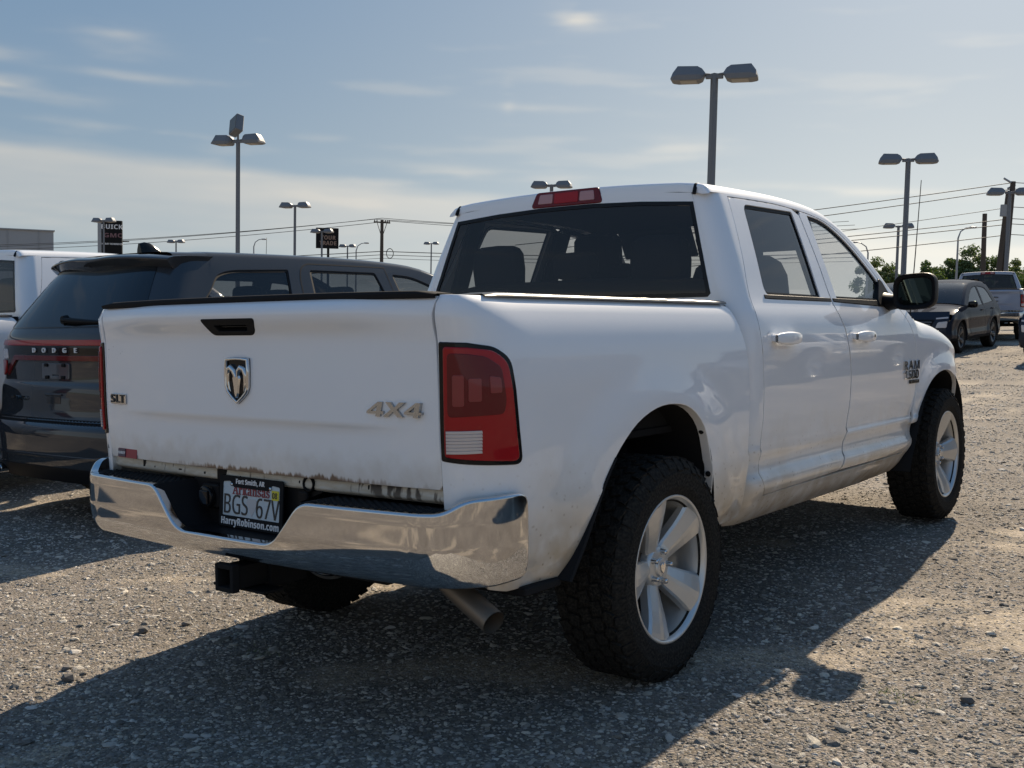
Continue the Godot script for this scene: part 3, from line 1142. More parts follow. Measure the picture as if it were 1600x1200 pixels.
func make_truck(label: String, group: String, main: bool) -> Node3D:
	var t := thing("pickup_truck", label, "pickup truck", Transform3D(), group)
	var K := Transform3D(Basis(Vector3.RIGHT, -RAKE), Vector3.ZERO)
	K.origin = Vector3(0, 0.41, 0) - K.basis * Vector3(0, 0.41, 0)
	var UV := Vector4(-4.9, 2.05, 1.0 / 6.4, 1.0 / 1.75)
	var R := Vector3(1, 0.15, 0.15)
	var RC := Vector3(1, 0.1, 1)

	# outlines, in (z, y)
	var rear_arch := curve(P([-0.352, 0.49, -0.358, 0.62, -0.340, 0.77, -0.275, 0.905, -0.165, 0.985, -0.035, 1.010, 0.10, 1.002, 0.235, 0.958, 0.345, 0.882, 0.435, 0.785, 0.505, 0.685, 0.575, 0.585, 0.655, 0.485]), 3)
	var front_arch := curve(P([-2.86, 0.45, -2.885, 0.51, -2.93, 0.58, -3.01, 0.69, -3.09, 0.80, -3.175, 0.90, -3.30, 0.975, -3.45, 1.012, -3.60, 1.015, -3.75, 0.98, -3.87, 0.91, -3.95, 0.80, -3.985, 0.66, -3.99, 0.50]), 3)
	var gap_bf := curve(P([-1.775, 1.90, -1.795, 1.62, -1.805, 1.39, -1.860, 1.25, -1.918, 1.09, -1.935, 0.93, -1.925, 0.78, -1.885, 0.68, -1.80, 0.565]), 4)
	var rear_edge := curve(P([-0.975, 1.868, -0.925, 1.72, -0.885, 1.56, -0.852, 1.42, -0.838, 1.30, -0.848, 1.18, -0.868, 1.02, -0.880, 0.85, -0.872, 0.70, -0.856, 0.625, -0.905, 0.552]), 4)
	var door_top := curve(P([-0.975, 1.868, -1.20, 1.876, -1.50, 1.882, -1.775, 1.876]), 3)
	var front_top := curve(P([-1.775, 1.876, -1.97, 1.862, -2.14, 1.836, -2.30, 1.780, -2.46, 1.690, -2.62, 1.575, -2.76, 1.455]), 4)
	var door_front := curve(P([-2.76, 1.455, -2.83, 1.385, -2.93, 1.28, -3.00, 1.15, -3.025, 1.0, -3.015, 0.85, -2.96, 0.72, -2.83, 0.560]), 4)

	for sg in [1, -1]:
		var fb: Callable = bed_pt if sg > 0 else flip_x(bed_pt)
		var fc: Callable = cab_pt if sg > 0 else flip_x(cab_pt)
		var ff: Callable = fender_pt if sg > 0 else flip_x(fender_pt)
		var hr := R * Vector3(sg, 1, 1)
		var hc := RC * Vector3(sg, 1, 1)
		var st := Vector2(0.030, 0.024) if sg > 0 and main else Vector2(0.06, 0.045)
		# bedside
		var bp := PackedVector2Array()
		bp.append_array(P([1.156, 1.381, 0.9, 1.381, 0.3, 1.381, -0.60, 1.381]))
		bp.append_array(curve(P([-0.60, 1.381, -0.640, 1.365, -0.672, 1.29, -0.700, 1.15, -0.710, 0.95, -0.710, 0.70, -0.705, 0.49]), 3))
		bp.append_array(rear_arch)
		bp.append_array(P([0.74, 0.487, 0.86, 0.492, 0.93, 0.512, 1.00, 0.60, 1.02, 0.74, 1.156, 0.758]))
		var lamp := rounded(P([1.150, 1.243, 1.03, 1.240, 0.930, 1.228, 0.880, 1.195, 0.868, 1.10, 0.858, 0.98, 0.848, 0.882, 0.98, 0.892, 1.150, 0.905]), [0.004, 0.0, 0.02, 0.04, 0.0, 0.0, 0.022, 0.0, 0.004])
		var mb := MB.new()
		mb.patch(bp, fb, st, hc, [lamp], UV, 0.032, 0.004)
		var side := part(t, "bed_side", mb, M.paint_side, K)
		# tail lamp: black surround, red lens, darker upper lamp, clear reversing lens
		mb = MB.new()
		mb.patch(lamp, sunk(fb, hc, 0.004), Vector2(0.03, 0.03), hc, [], UV, 0.03, 0.004)
		var tl := part(t, "tail_light", mb, M.black_gloss, K)
		var lens := rounded(P([1.124, 1.228, 1.03, 1.225, 0.940, 1.216, 0.896, 1.186, 0.883, 1.10, 0.873, 0.98, 0.863, 0.896, 0.98, 0.907, 1.124, 0.919]), [0.006, 0.0, 0.02, 0.035, 0.0, 0.0, 0.016, 0.0, 0.006])
		mb = MB.new()
		mb.patch(lens, sunk(fb, hc, 0.010), Vector2(0.02, 0.02), hc, [], UV, 0.01, 0.005)
		part(tl, "red_lens", mb, M.red)
		mb = MB.new()
		mb.patch(rounded(P([1.108, 1.212, 1.03, 1.209, 0.965, 1.200, 0.918, 1.170, 0.905, 1.075, 0.912, 1.036, 1.108, 1.032]), 0.014), sunk(fb, hc, 0.0125), Vector2(0.02, 0.02), hc, [], UV, 0.004, 0.002)
		part(tl, "brake_lens", mb, M.red_deep)
		mb = MB.new()
		for q in [[1.088, 1.062, 1.088, 1.150, 1.046, 1.150, 1.046, 1.062], [1.028, 1.075, 1.028, 1.140, 0.985, 1.140, 0.985, 1.075], [0.955, 1.098, 0.957, 1.146, 0.922, 1.140, 0.919, 1.098]]:
			mb.patch(rounded(P(q), 0.006), sunk(fb, hc, 0.0142), Vector2(0.02, 0.02), hc, [], UV, 0.002, 0.001)
		part(tl, "lamp_facet", mb, M.red_mid)
		mb = MB.new()
		var yy := 0.926
		while yy < 0.985:   # ribs of the reversing lens
			mb.patch(P([1.117, yy, 1.117, yy + 0.0062, 0.985, yy + 0.0062, 0.983, yy]), sunk(fb, hc, 0.0150), Vector2(0.02, 0.02), hc, [], UV, 0.004, 0.0016)
			yy += 0.0095
		part(tl, "reverse_lens", mb, M.lamp_clear)
		# liner of the wheel housing
		for k in 2:
			var ao: PackedVector2Array = rear_arch if k == 0 else front_arch
			var xin := 0.60 if k == 0 else 0.55
			mb = MB.new()
			arch_ring(mb, ao, sg * 0.977, sg * xin)
			var w1 := []
			for q in ao:
				w1.append(Vector3(sg * xin, q.y, q.x))
			mb.face(w1)
			part(t, "wheel_housing", mb, M.black_rough, K)
		for q in [[-0.292, 0.885], [-0.349, 0.715]]:   # clips on the dusty arch flange
			mb = MB.new()
			mb.lathe(Transform3D(Basis(Vector3.RIGHT, PI / 2), Vector3(sg * 0.958, q[1], q[0] + 0.004)), [[0.011, 0.0], [0.011, 0.004], [0.006, 0.007], [0.0001, 0.007]], 10)
			part(t, "arch_clip", mb, M.black, K)
		# black flap edge behind the wheel
		mb = MB.new()
		var fl := []
		for i in range(rear_arch.size() - 12, rear_arch.size()):
			var q := rear_arch[i]
			fl.append([Vector3(sg * 0.90, q.y - 0.004, q.x - 0.010), Vector3(sg * 0.978, q.y - 0.006, q.x - 0.012), Vector3(sg * 0.984, q.y - 0.004, q.x - 0.004), Vector3(sg * 0.978, q.y, q.x + 0.002)])
		mb.grid(fl)
		part(t, "wheel_flap", mb, M.black_rough, K)
		mb = MB.new()
		mb.box(X(sg * 0.80, 0.478, 0.74), Vector3(0.28, 0.03, 0.20), 0.008)
		part(t, "lower_shield", mb, M.black_rough, K)
		# cab frame: one pressing round the doors, trimmed where the doors sit
		var uni := PackedVector2Array()
		uni.append_array(P([-0.69, 0.72, -0.69, 1.10, -0.69, 1.84, -0.70, 1.872]))
		for i in rail.size():
			if rail[i].x < -0.86:
				uni.append(rail[i])
		uni.append_array(P([-3.02, 1.30, -3.07, 1.15, -3.09, 1.0, -3.08, 0.85]))
		for i in range(9, -1, -1):
			uni.append(front_arch[i] + Vector2(0.012, 0.0))
		uni.append_array(P([-2.4, 0.43, -1.5, 0.43, -0.76, 0.43, -0.73, 0.46]))
		var hole := PackedVector2Array()
		hole.append_array(rear_edge)
		hole.append_array(P([-1.2, 0.556, -2.5, 0.556]))
		var df := door_front.duplicate()
		df.reverse()
		hole.append_array(df)
		var ft := front_top.duplicate()
		ft.reverse()
		for i in range(1, ft.size()):
			hole.append(ft[i])
		var dt := door_top.duplicate()
		dt.reverse()
		for i in range(1, dt.size() - 1):
			hole.append(dt[i])
		mb = MB.new()
		mb.patch(uni, fc, st, hr, [hole], UV, 0.03, 0.0012)
		part(t, "cab_frame", mb, M.paint_side, K)
		# doors
		var gap := 0.0072
		var rw := rounded(P([-1.115, 1.845, -1.695, 1.858, -1.668, 1.425, -1.012, 1.425]), [0.05, 0.02, 0.01, 0.05])
		var fw := PackedVector2Array()
		fw.append_array(curve(P([-1.885, 1.855, -2.03, 1.846, -2.16, 1.816, -2.32, 1.748, -2.47, 1.655, -2.60, 1.552, -2.655, 1.50]), 4))
		fw.append_array(P([-2.665, 1.425, -1.882, 1.425]))
		for k in 2:
			var dp := PackedVector2Array()
			if k == 0:
				dp.append_array(rear_edge)
				var gr := gap_bf.duplicate()
				gr.reverse()
				for i in gr.size():
					if gr[i].y < 1.862:
						dp.append(gr[i])
				for i in range(1, dt.size() - 1):
					dp.append(dt[i])
			else:
				for i in gap_bf.size():
					if gap_bf[i].y < 1.862:
						dp.append(gap_bf[i])
				for i in df.size():
					dp.append(df[i])
				for i in range(1, ft.size() - 1):
					dp.append(ft[i])
			var ins := Geometry2D.offset_polygon(dp, -gap, Geometry2D.JOIN_ROUND)
			mb = MB.new()
			var win := rw if k == 0 else fw
			mb.patch(ins[0], fc, st, hr, [win], UV, 0.025, 0.0014)
			var door := part(t, "rear_door" if k == 0 else "front_door", mb, M.paint_side, K)
			mb = MB.new()
			mb.patch(Geometry2D.offset_polygon(dp, 0.010, Geometry2D.JOIN_ROUND)[0], sunk(fc, hr, -0.010), Vector2(0.05, 0.05), hr, [Geometry2D.offset_polygon(dp, -0.014, Geometry2D.JOIN_ROUND)[0]], UV, 0.0, 0.0)
			part(door, "door_gap_shade", mb, M.black_rough)  # black backing strip stands in for the shade inside the door gap
			# window: black seal, then the pane
			var seal := Geometry2D.offset_polygon(win, -0.016, Geometry2D.JOIN_ROUND)
			mb = MB.new()
			mb.patch(win, sunk(fc, hr, -0.006), Vector2(0.06, 0.05), hr, [seal[0]], UV, 0.012, 0.0)
			part(door, "window_seal", mb, M.black)
			mb = MB.new()
			var pane := Geometry2D.offset_polygon(win, -0.008, Geometry2D.JOIN_ROUND)
			mb.patch(pane[0], sunk(fc, hr, -0.010), Vector2(0.12, 0.08), hr, [], UV, 0.0, 0.0)
			part(door, "window", mb, M.glass_dark if k == 0 else M.glass_clear)
			# belt moulding
			mb = MB.new()
			var bl := P([-0.995, 1.411, -1.0, 1.424, -1.785, 1.424, -1.785, 1.411]) if k == 0 else P([-1.822, 1.411, -1.822, 1.424, -2.66, 1.424, -2.75, 1.405, -2.74, 1.394])
			mb.patch(bl, sunk(fc, hr, 0.004), Vector2(0.1, 0.02), hr, [], UV, 0.006, 0.004)
			part(door, "belt_moulding", mb, M.black)
			# handle with its cup
			var hz := -1.055 if k == 0 else -2.055
			mb = MB.new()
			var cup: Array = []
			for i in 9:
				var a := PI * i / 8.0
				cup.append([])
				for j in 7:
					var b := PI * (j / 6.0 - 0.5)
					cup[i].append(Vector3(sg * (0.957 + 0.003 * sin(a)), 1.235 + 0.033 * cos(a), hz + 0.115 + 0.05 * sin(b) * sin(a)))
			mb.grid(cup, false, sg > 0)
			for j in 1:
				var rows := []
				for i in 11:
					var u := i / 10.0
					var zz := hz + 0.130 - 0.27 * u
					var thick: float = 0.016 * pow(sin(PI * clampf(u * 0.94 + 0.03, 0, 1)), 0.35)
					var hh: float = 0.029 * pow(sin(PI * clampf(u * 0.92 + 0.04, 0, 1)), 0.30)
					var xo := 0.990 + 0.006 * sin(PI * u)
					var ring := []
					for q in 12:
						var a := TAU * q / 12.0
						var ca := signf(cos(a)) * pow(absf(cos(a)), 0.6)
						var sa := signf(sin(a)) * pow(absf(sin(a)), 0.5)
						ring.append(Vector3(sg * (xo + thick * ca), 1.235 + hh * sa, zz))
					rows.append(ring)
				mb.grid(rows, true, sg > 0)
			mb.box(X(sg * 0.968, 1.235, hz + 0.09), Vector3(0.035, 0.034, 0.05), 0.008)
			mb.box(X(sg * 0.968, 1.235, hz - 0.10), Vector3(0.035, 0.034, 0.04), 0.008)
			part(door, "handle", mb, M.paint)
			if k == 1 and main:
				var lk := MB.new()
				lk.lathe(Transform3D(Basis(Vector3(0, 0, 1), -sg * PI / 2), Vector3(sg * 1.006, 1.238, hz - 0.085)), [[0.008, 0.0], [0.008, 0.003], [0.0001, 0.003]], 12)
				part(door, "lock", lk, M.black)
			if k == 1:
				# trim of the mirror corner
				mb = MB.new()
				mb.patch(rounded(P([-2.50, 1.424, -2.640, 1.548, -2.672, 1.535, -2.775, 1.40, -2.72, 1.392, -2.50, 1.404]), 0.01), sunk(fc, hr, 0.008), Vector2(0.05, 0.05), hr, [], UV, 0.02, 0.006)
				part(door, "mirror_base", mb, M.black)
		# fender
		var fe := PackedVector2Array()
		for i in door_front.size():
			var q := door_front[i]
			if q.y < 1.33 and q.y > 0.70:
				fe.append(q + Vector2(-0.006, 0))
		for i in front_arch.size():
			if front_arch[i].y > 0.70 or front_arch[i].x < -3.6:
				fe.append(front_arch[i])
		fe.append_array(P([-4.20, 0.50, -4.33, 0.60, -4.37, 0.75, -4.37, 1.0, -4.36, 1.32, -3.6, 1.328, -3.0, 1.328]))
		mb = MB.new()
		mb.patch(fe, ff, st, hr, [], UV, 0.02, 0.003)
		part(t, "front_fender", mb, M.paint_side, K)
		if sg > 0:
			mb = MB.new()
			var seam := PackedVector2Array()
			for q in door_front:
				if q.y < 1.32 and q.y > 0.74:
					seam.append(q)
			var strip := Geometry2D.offset_polyline(seam, 0.014, Geometry2D.JOIN_ROUND)
			mb.patch(strip[0], sunk(ff, hr, -0.012), Vector2(0.05, 0.05), hr, [], UV, 0.0, 0.0)
			part(t, "fender_gap_shade", mb, M.black_rough, K)  # black strip put behind the door-to-fender gap as its shade
		# mirror
		mb = MB.new()
		var rows := []
		for i in 9:
			var u := i / 8.0
			var zz := -2.60 + 0.115 * u
			var sc: float = [0.55, 0.80, 0.92, 0.97, 0.99, 1.0, 1.0, 1.0, 0.985][i]
			var ring := []
			for q in 28:
				var a := TAU * q / 28.0
				var ca := signf(cos(a)) * pow(absf(cos(a)), 0.52)
				var sa := signf(sin(a)) * pow(absf(sin(a)), 0.52)
				ring.append(Vector3(sg * (1.098 + 0.112 * sc * ca), 1.472 + 0.098 * sc * sa + 0.006 * ca, zz))
			rows.append(ring)
		mb.grid(rows, true, sg < 0)
		mb.face(rows[0], sg > 0)
		var rim: Array = rows[8]
		var inner := []
		var inner2 := []
		for q in rim:
			var c := Vector3(sg * 1.098, 1.472, -2.485)
			inner.append(c + (q - c) * Vector3(0.86, 0.80, 1.0))
			inner2.append(c + (q - c) * Vector3(0.80, 0.74, 1.0) + Vector3(0, 0, -0.022))
		mb.grid([rim, inner, inner2], true, sg < 0)
		var arm := [Vector3(sg * 0.86, 1.425, -2.66), Vector3(sg * 0.92, 1.420, -2.63), Vector3(sg * 0.98, 1.420, -2.58), Vector3(sg * 1.05, 1.425, -2.55)]
		mb.tube(arm, [0.075, 0.06, 0.05, 0.048], 12, true, Vector2(1.2, 0.78))
		var mi := part(t, "side_mirror", mb, M.black, K)
		mb = MB.new()
		mb.face(inner2, sg < 0)
		part(mi, "mirror_glass", mb, M.mirror)

	truck_ends(t, K, UV, main)
	truck_inside(t, K)

	# wheels
	var w := make_wheel()
	var spots := [[0.865, 0.0, 0.0, 0.0], [0.865, -WB, 0.0, 0.6], [-0.865, 0.0, PI, 0.3], [-0.865, -WB, PI, 1.1]]
	for i in 4:
		var o := w if i == 0 else w.duplicate()
		o.name = "wheel"
		o.transform = Transform3D(Basis(Vector3.UP, spots[i][2]) * Basis(Vector3.RIGHT, spots[i][3]), Vector3(spots[i][0], 0.407, spots[i][1]))
		t.add_child(o, true)
	return t


func truck_ends(t: Node3D, K: Transform3D, UV: Vector4, main: bool) -> void:
	var B := Vector3(0, 0.1, 1)
	# tailgate
	var gp := P([0.826, 1.378, 0.819, 1.33, 0.817, 1.29, 0.822, 1.24, 0.826, 1.10, 0.827, 0.83, 0.818, 0.817])
	var poly := gp.duplicate()
	for i in range(gp.size() - 1, -1, -1):
		poly.append(Vector2(-gp[i].x, gp[i].y))
	var hb := rounded(P([-0.155, 1.322, 0.115, 1.322, 0.085, 1.272, -0.125, 1.272]), [0.006, 0.012, 0.02, 0.02])
	var handle_hole := hb
	var mb := MB.new()
	mb.patch(poly, gate_pt, Vector2(0.030, 0.016), B, [handle_hole], Vector4(-0.9, 1.42, 1.0 / 1.8, 1.0 / 0.66), 0.02, 0.003)
	mb.box(X(0, 1.10, 1.055), Vector3(1.60, 0.54, 0.05), 0.01)
	var tg := part(t, "tailgate", mb, M.paint_gate, K)
	for q in [-0.83, 0.83]:
		mb = MB.new()
		mb.box(X(q, 1.105, 1.085), Vector3(0.05, 0.53, 0.012), 0.002)
		part(tg, "gate_gap_shade", mb, M.black_rough)  # black strip that paints the shade in the gap beside the tailgate
	mb = MB.new()
	var rows := []
	for i in 25:
		var x := -0.83 + 1.66 * i / 24.0
		var z := 1.11 + 0.038 * (1.0 - pow(x / 0.83, 2.0))
		var y := 1.378 + 0.002 * (1.0 - pow(x / 0.83, 2.0))
		var top := y + 0.016 + 0.003 * (1.0 - pow(x / 0.83, 4.0))
		if i == 0 or i == 24:
			top -= 0.008
		rows.append([Vector3(x, y - 0.006, z + 0.004), Vector3(x, y + 0.006, z + 0.010), Vector3(x, top - 0.003, z + 0.006), Vector3(x, top, z - 0.004), Vector3(x, top, z - 0.085), Vector3(x, y, z - 0.095)])
	mb.grid(rows, false, true)
	part(tg, "top_cap", mb, M.black_rough)
	# handle: dished bezel and the pull
	mb = MB.new()
	mb.patch(hb, sunk(gate_pt, B, 0.003), Vector2(0.02, 0.012), B, [rounded(P([-0.10, 1.306, 0.075, 1.306, 0.062, 1.282, -0.085, 1.282]), 0.006)], UV, 0.03, 0.003)
	part(tg, "handle_bezel", mb, M.black)
	mb = MB.new()
	mb.box(X(-0.01, 1.294, 1.132), Vector3(0.21, 0.04, 0.012), 0.003)
	mb.box(X(-0.012, 1.301, 1.150, 0, -0.3), Vector3(0.165, 0.012, 0.012), 0.003)
	part(tg, "handle_pull", mb, M.black_gloss)
	if main:
		emblem(t, K, Vector3(0, 1.122, 1.151))
		# model badge, drive badge, dealer sticker
		mb = MB.new()
		mb.box(X(-0.735, 1.036, 1.119, -0.085), Vector3(0.108, 0.038, 0.006), 0.002)
		var plate := part(t, "trim_badge", mb, M.chrome, K)
		text(plate, "badge_letters", "SLT", 0.030, 0.003, M.black_letter, X(-0.735, 1.0365, 1.1235, -0.085), 1.55, true)
		var h44 := gate_pt(0.665, 1.046)
		four_by_four(t, K, Vector3(0.675, 1.046, h44.z + 0.001))
		mb = MB.new()
		var sp := gate_pt(-0.705, 0.832)
		mb.box(X(-0.705, 0.832, sp.z + 0.0015, -0.08, -0.06), Vector3(0.130, 0.034, 0.002), 0.0)
		var stk := part(t, "dealer_sticker", mb, mat(Color(0.30, 0.035, 0.05), 0.5), K)
		mb = MB.new()
		mb.box(X(-0.744, 0.833, sp.z + 0.0005, -0.08, -0.06), Vector3(0.050, 0.030, 0.004), 0.0)
		part(stk, "sticker_panel", mb, mat(Color(0.07, 0.05, 0.08), 0.5))
		text(stk, "sticker_letters", "HARRY", 0.010, 0.001, M.white_letter, X(-0.744, 0.833, sp.z + 0.0027, -0.08, -0.06), 1.2, true)
		text(stk, "sticker_letters", "ROBINSON", 0.012, 0.001, M.white_letter, X(-0.680, 0.835, sp.z + 0.0019, -0.08, -0.06), 1.0, true)
	# cross member under the tailgate
	mb = MB.new()
	var srow := []
	for i in 21:
		var x := -0.83 + 1.66 * i / 20.0
		var z := 1.072 + 0.030 * (1.0 - pow(x / 0.83, 2.0))
		srow.append([Vector3(x, 0.845, z - 0.02), Vector3(x, 0.822, z - 0.004), Vector3(x, 0.80, z), Vector3(x, 0.784, z + 0.003), Vector3(x, 0.774, z - 0.004), Vector3(x, 0.765, z - 0.03)])
	mb.grid(srow, false, false, 1.0, 1.0)
	for i in mb.uv.size():
		mb.uv[i] = Vector2((mb.v[i].x + 0.9) / 1.8, (0.85 - mb.v[i].y) / 0.12)
	var sl := part(t, "rear_sill", mb, M.sill, K)
	for q in [[-0.63, 0.80, 0.014, 0.03], [-0.56, 0.79, 0.008, 0.008], [-0.40, 0.792, 0.02, 0.006], [-0.255, 0.79, 0.012, 0.010], [-0.16, 0.795, 0.05, 0.05], [-0.06, 0.79, 0.008, 0.008], [0.23, 0.795, 0.006, 0.010], [0.53, 0.80, 0.006, 0.014]]:
		mb = MB.new()
		mb.box(X(q[0], q[1], 1.100 - 0.030 * pow(q[0] / 0.83, 2.0), 0, 0), Vector3(q[2], q[3], 0.010), 0.002)
		part(sl, "drain_hole", mb, M.black)
	mb = MB.new()
	mb.lathe(X(0.275, 0.792, 1.088, 0, PI / 2), [[0.026, 0.0], [0.026, 0.018], [0.020, 0.018], [0.019, 0.004], [0.0001, 0.004]], 20)
	part(sl, "drain_plug", mb, M.black)

	bumper(t, K, UV, main)

	# back of the cab with its window
	var bk := P([0.868, 0.72, 0.870, 1.15, 0.846, 1.34, 0.816, 1.42, 0.752, 1.60, 0.696, 1.75, 0.655, 1.86, 0.648, 1.872])
	poly = bk.duplicate()
	for x in [0.45, 0.2, 0.0, -0.2, -0.45]:
		poly.append(Vector2(x, 1.872 + 0.034 * (1.0 - pow(x / 0.64, 2.0))))
	for i in range(bk.size() - 1, -1, -1):
		poly.append(Vector2(-bk[i].x, bk[i].y))
	var gl := PackedVector2Array()
	for x in [0.662, 0.40, 0.15, -0.15, -0.40, -0.662]:
		gl.append(Vector2(x, 1.832 + 0.030 * (1.0 - pow(x / 0.66, 2.0))))
	gl.append_array(P([-0.778, 1.430, -0.765, 1.415, 0.765, 1.415, 0.778, 1.430]))
	mb = MB.new()
	mb.patch(poly, back_pt, Vector2(0.05, 0.04), B, [gl], UV, 0.02, 0.0)
	var cb := part(t, "cab_back", mb, M.paint, K)
	mb = MB.new()
	var gi := Geometry2D.offset_polygon(gl, -0.018, Geometry2D.JOIN_ROUND)
	mb.patch(gl, sunk(back_pt, B, 0.002), Vector2(0.1, 0.08), B, [gi[0]], UV, 0.006, 0.0)
	part(cb, "window_seal", mb, M.black_gloss)
	mb = MB.new()
	var pane := Geometry2D.offset_polygon(gl, -0.012, Geometry2D.JOIN_ROUND)
	mb.patch(pane[0], sunk(back_pt, B, -0.003), Vector2(0.15, 0.1), B, [], UV, 0.0, 0.0)
	part(cb, "rear_window", mb, M.glass_dark)
	# high brake light
	mb = MB.new()
	mb.patch(rounded(P([-0.195, 1.868, -0.170, 1.932, 0.170, 1.932, 0.195, 1.868]), 0.012), sunk(back_pt, B, 0.006), Vector2(0.06, 0.03), B, [], UV, 0.02, 0.006)
	var hl := part(cb, "high_brake_light", mb, M.red_deep)
	mb = MB.new()
	mb.patch(rounded(P([-0.065, 1.878, -0.065, 1.924, 0.065, 1.924, 0.065, 1.878]), 0.004), sunk(back_pt, B, 0.009), Vector2(0.06, 0.03), B, [], UV, 0.01, 0.002)
	part(hl, "brake_lens", mb, M.red)
	for s in [-1, 1]:
		mb = MB.new()
		mb.patch(rounded(P([s * 0.078, 1.880, s * 0.078, 1.922, s * 0.150, 1.922, s * 0.158, 1.880]), 0.006), sunk(back_pt, B, 0.009), Vector2(0.06, 0.03), B, [], UV, 0.01, 0.002)
		part(hl, "cargo_lens", mb, mat(Color(0.42, 0.20, 0.19), 0.25, 0.2, 1.0))
	# roof: lofted between the two cant rails
	mb = MB.new()
	rows = []
	var n_roof := 20
	for i in range(-3, n_roof):
		var q := rail[maxi(i, 0)]
		var dir := (rail[mini(maxi(i, 0) + 1, rail.size() - 1)] - rail[maxi(maxi(i, 0) - 1, 0)]).normalized()
		var up := Vector2(dir.y, -dir.x)
		if up.y < 0.0:
			up = -up
		var zz := q.x
		var drop := 0.0
		if i <= 0:   # the rear edge rolls down to the window
			drop = [0.0, 0.002, 0.014, 0.045][-i]
			zz = [-0.845, -0.818, -0.803, -0.799][-i]
		rows.append(roof_row(Vector2(zz, q.y), up, drop))
	mb.grid(rows, false, true)
	var rf := part(t, "roof", mb, M.paint, K)
	for s in [-1, 1]:
		mb = MB.new()
		mb.tube([Vector3(s * 0.668, 1.866, -0.788), Vector3(s * 0.667, 1.886, -0.797), Vector3(s * 0.664, 1.905, -0.812), Vector3(s * 0.660, 1.909, -0.84)], 0.009, 8)
		part(rf, "roof_seam", mb, M.black)
	# windscreen and pillars
	mb = MB.new()
	rows = []
	for i in range(n_roof - 1, rail.size()):
		var q := rail[i]
		var dir := (rail[mini(i + 1, rail.size() - 1)] - rail[i - 1]).normalized()
		var up := Vector2(dir.y, -dir.x)
		if up.y < 0.0:
			up = -up
		rows.append(roof_row(q, up, 0.0))
	var m: int = rows[0].size()
	for s in 2:
		mb = MB.new()
		var rr := []
		for row in rows:
			rr.append(row.slice(0, 4) if s == 0 else row.slice(m - 4, m))
		mb.grid(rr, false, true)
		part(t, "windscreen_pillar", mb, M.paint, K)
	mb = MB.new()
	var gr := []
	for row in rows:
		gr.append(row.slice(3, m - 3))
	mb.grid(gr, false, true)
	part(t, "windscreen", mb, M.glass_clear, K)
	# bonnet and front
	mb = MB.new()
	rows = []
	for i in 13:
		var z := -2.93 - 1.42 * i / 12.0
		var y := 1.385 - 0.05 * i / 12.0 - 0.12 * pow(i / 12.0, 3.0)
		var row := []
		for j in 13:
			var x := (j / 6.0 - 1.0) * (0.86 if i < 2 else 0.82 - 0.012 * i)
			row.append(Vector3(x, y - 0.075 * pow(absf(x) / 0.82, 4.0) + 0.018 * (1.0 if absf(x) < 0.45 else 0.0), z + 0.10 * pow(x / 0.8, 2.0) * i / 12.0 - (0.05 if i < 2 else 0.0) * 0))
		rows.append(row)
	mb.grid(rows, false, true)
	part(t, "bonnet", mb, M.paint, K)
	mb = MB.new()
	mb.box(X(0, 0.93, -4.34), Vector3(1.30, 0.50, 0.10), 0.05)
	part(t, "front_grille", mb, M.black, K)
	for s in [-1, 1]:
		mb = MB.new()
		mb.box(X(s * 0.60, 1.02, -4.32, s * -0.3), Vector3(0.34, 0.20, 0.10), 0.04)
		part(t, "headlight", mb, M.lamp_clear, K)
	mb = MB.new()
	mb.box(X(0, 0.60, -4.40), Vector3(1.50, 0.22, 0.14), 0.05)
	part(t, "front_bumper", mb, M.chrome, K)
	# bed: floor, walls, rail caps
	mb = MB.new()
	mb.box(X(0, 0.89, 0.19), Vector3(1.66, 0.03, 1.78), 0.005)
	mb.box(X(0, 1.13, -0.685), Vector3(1.72, 0.50, 0.04), 0.005)
	for s in [-1, 1]:
		mb.box(X(s * 0.80, 1.14, 0.20), Vector3(0.04, 0.49, 1.74), 0.005)
	part(t, "bed_liner", mb, M.black_rough, K)
	for s in [-1, 1]:
		mb = MB.new()
		rows = []
		for i in 28:
			var z := -0.635 + 1.60 * i / 27.0
			var y := 1.392 + (0.0015 if i % 2 and i < 12 else 0.0)
			if i == 27:
				y -= 0.006
			rows.append([Vector3(s * 0.895, 1.3795, z), Vector3(s * 0.892, y - 0.004, z), Vector3(s * 0.880, y + 0.001, z), Vector3(s * 0.79, y + 0.001, z), Vector3(s * 0.78, 1.375, z)])
		mb.grid(rows, false, s < 0)
		part(t, "bed_rail_cap", mb, M.rail_cap, K)
	# antenna
	mb = MB.new()
	mb.prism(X(0.860, 1.295, -3.16, PI / 2, 0, 0), P([-0.055, -0.03, 0.03, 0.0, 0.022, 0.045, 0.006, 0.052, -0.006, 0.046]), 0.03, 0.006)
	mb.tube([Vector3(0.876, 1.34, -3.16), Vector3(0.905, 1.72, -3.16), Vector3(0.935, 2.15, -3.16)], [0.004, 0.003, 0.0022], 6)
	part(t, "antenna", mb, M.black, K)
	# letters on the front doors
	if main:
		var lm: Material = M.chrome
		var bs := X(0.9635, 1.062, -2.905, PI / 2, 0, 0)
		text(t, "door_letters", "RAM", 0.050, 0.010, lm, K * bs, 2.05, true)
		text(t, "door_letters", "1500", 0.050, 0.010, lm, K * X(0.9625, 1.008, -2.905, PI / 2), 1.80, true)
		mb = MB.new()
		mb.box(X(0.960, 0.966, -2.975, PI / 2), Vector3(0.175, 0.022, 0.006), 0.002)
		var pl := part(t, "door_badge", mb, M.black_gloss, K)
		text(pl, "badge_letters", "CLASSIC", 0.016, 0.002, M.chrome, X(0.9640, 0.966, -2.975, PI / 2), 1.7, true)
	under(t, K)


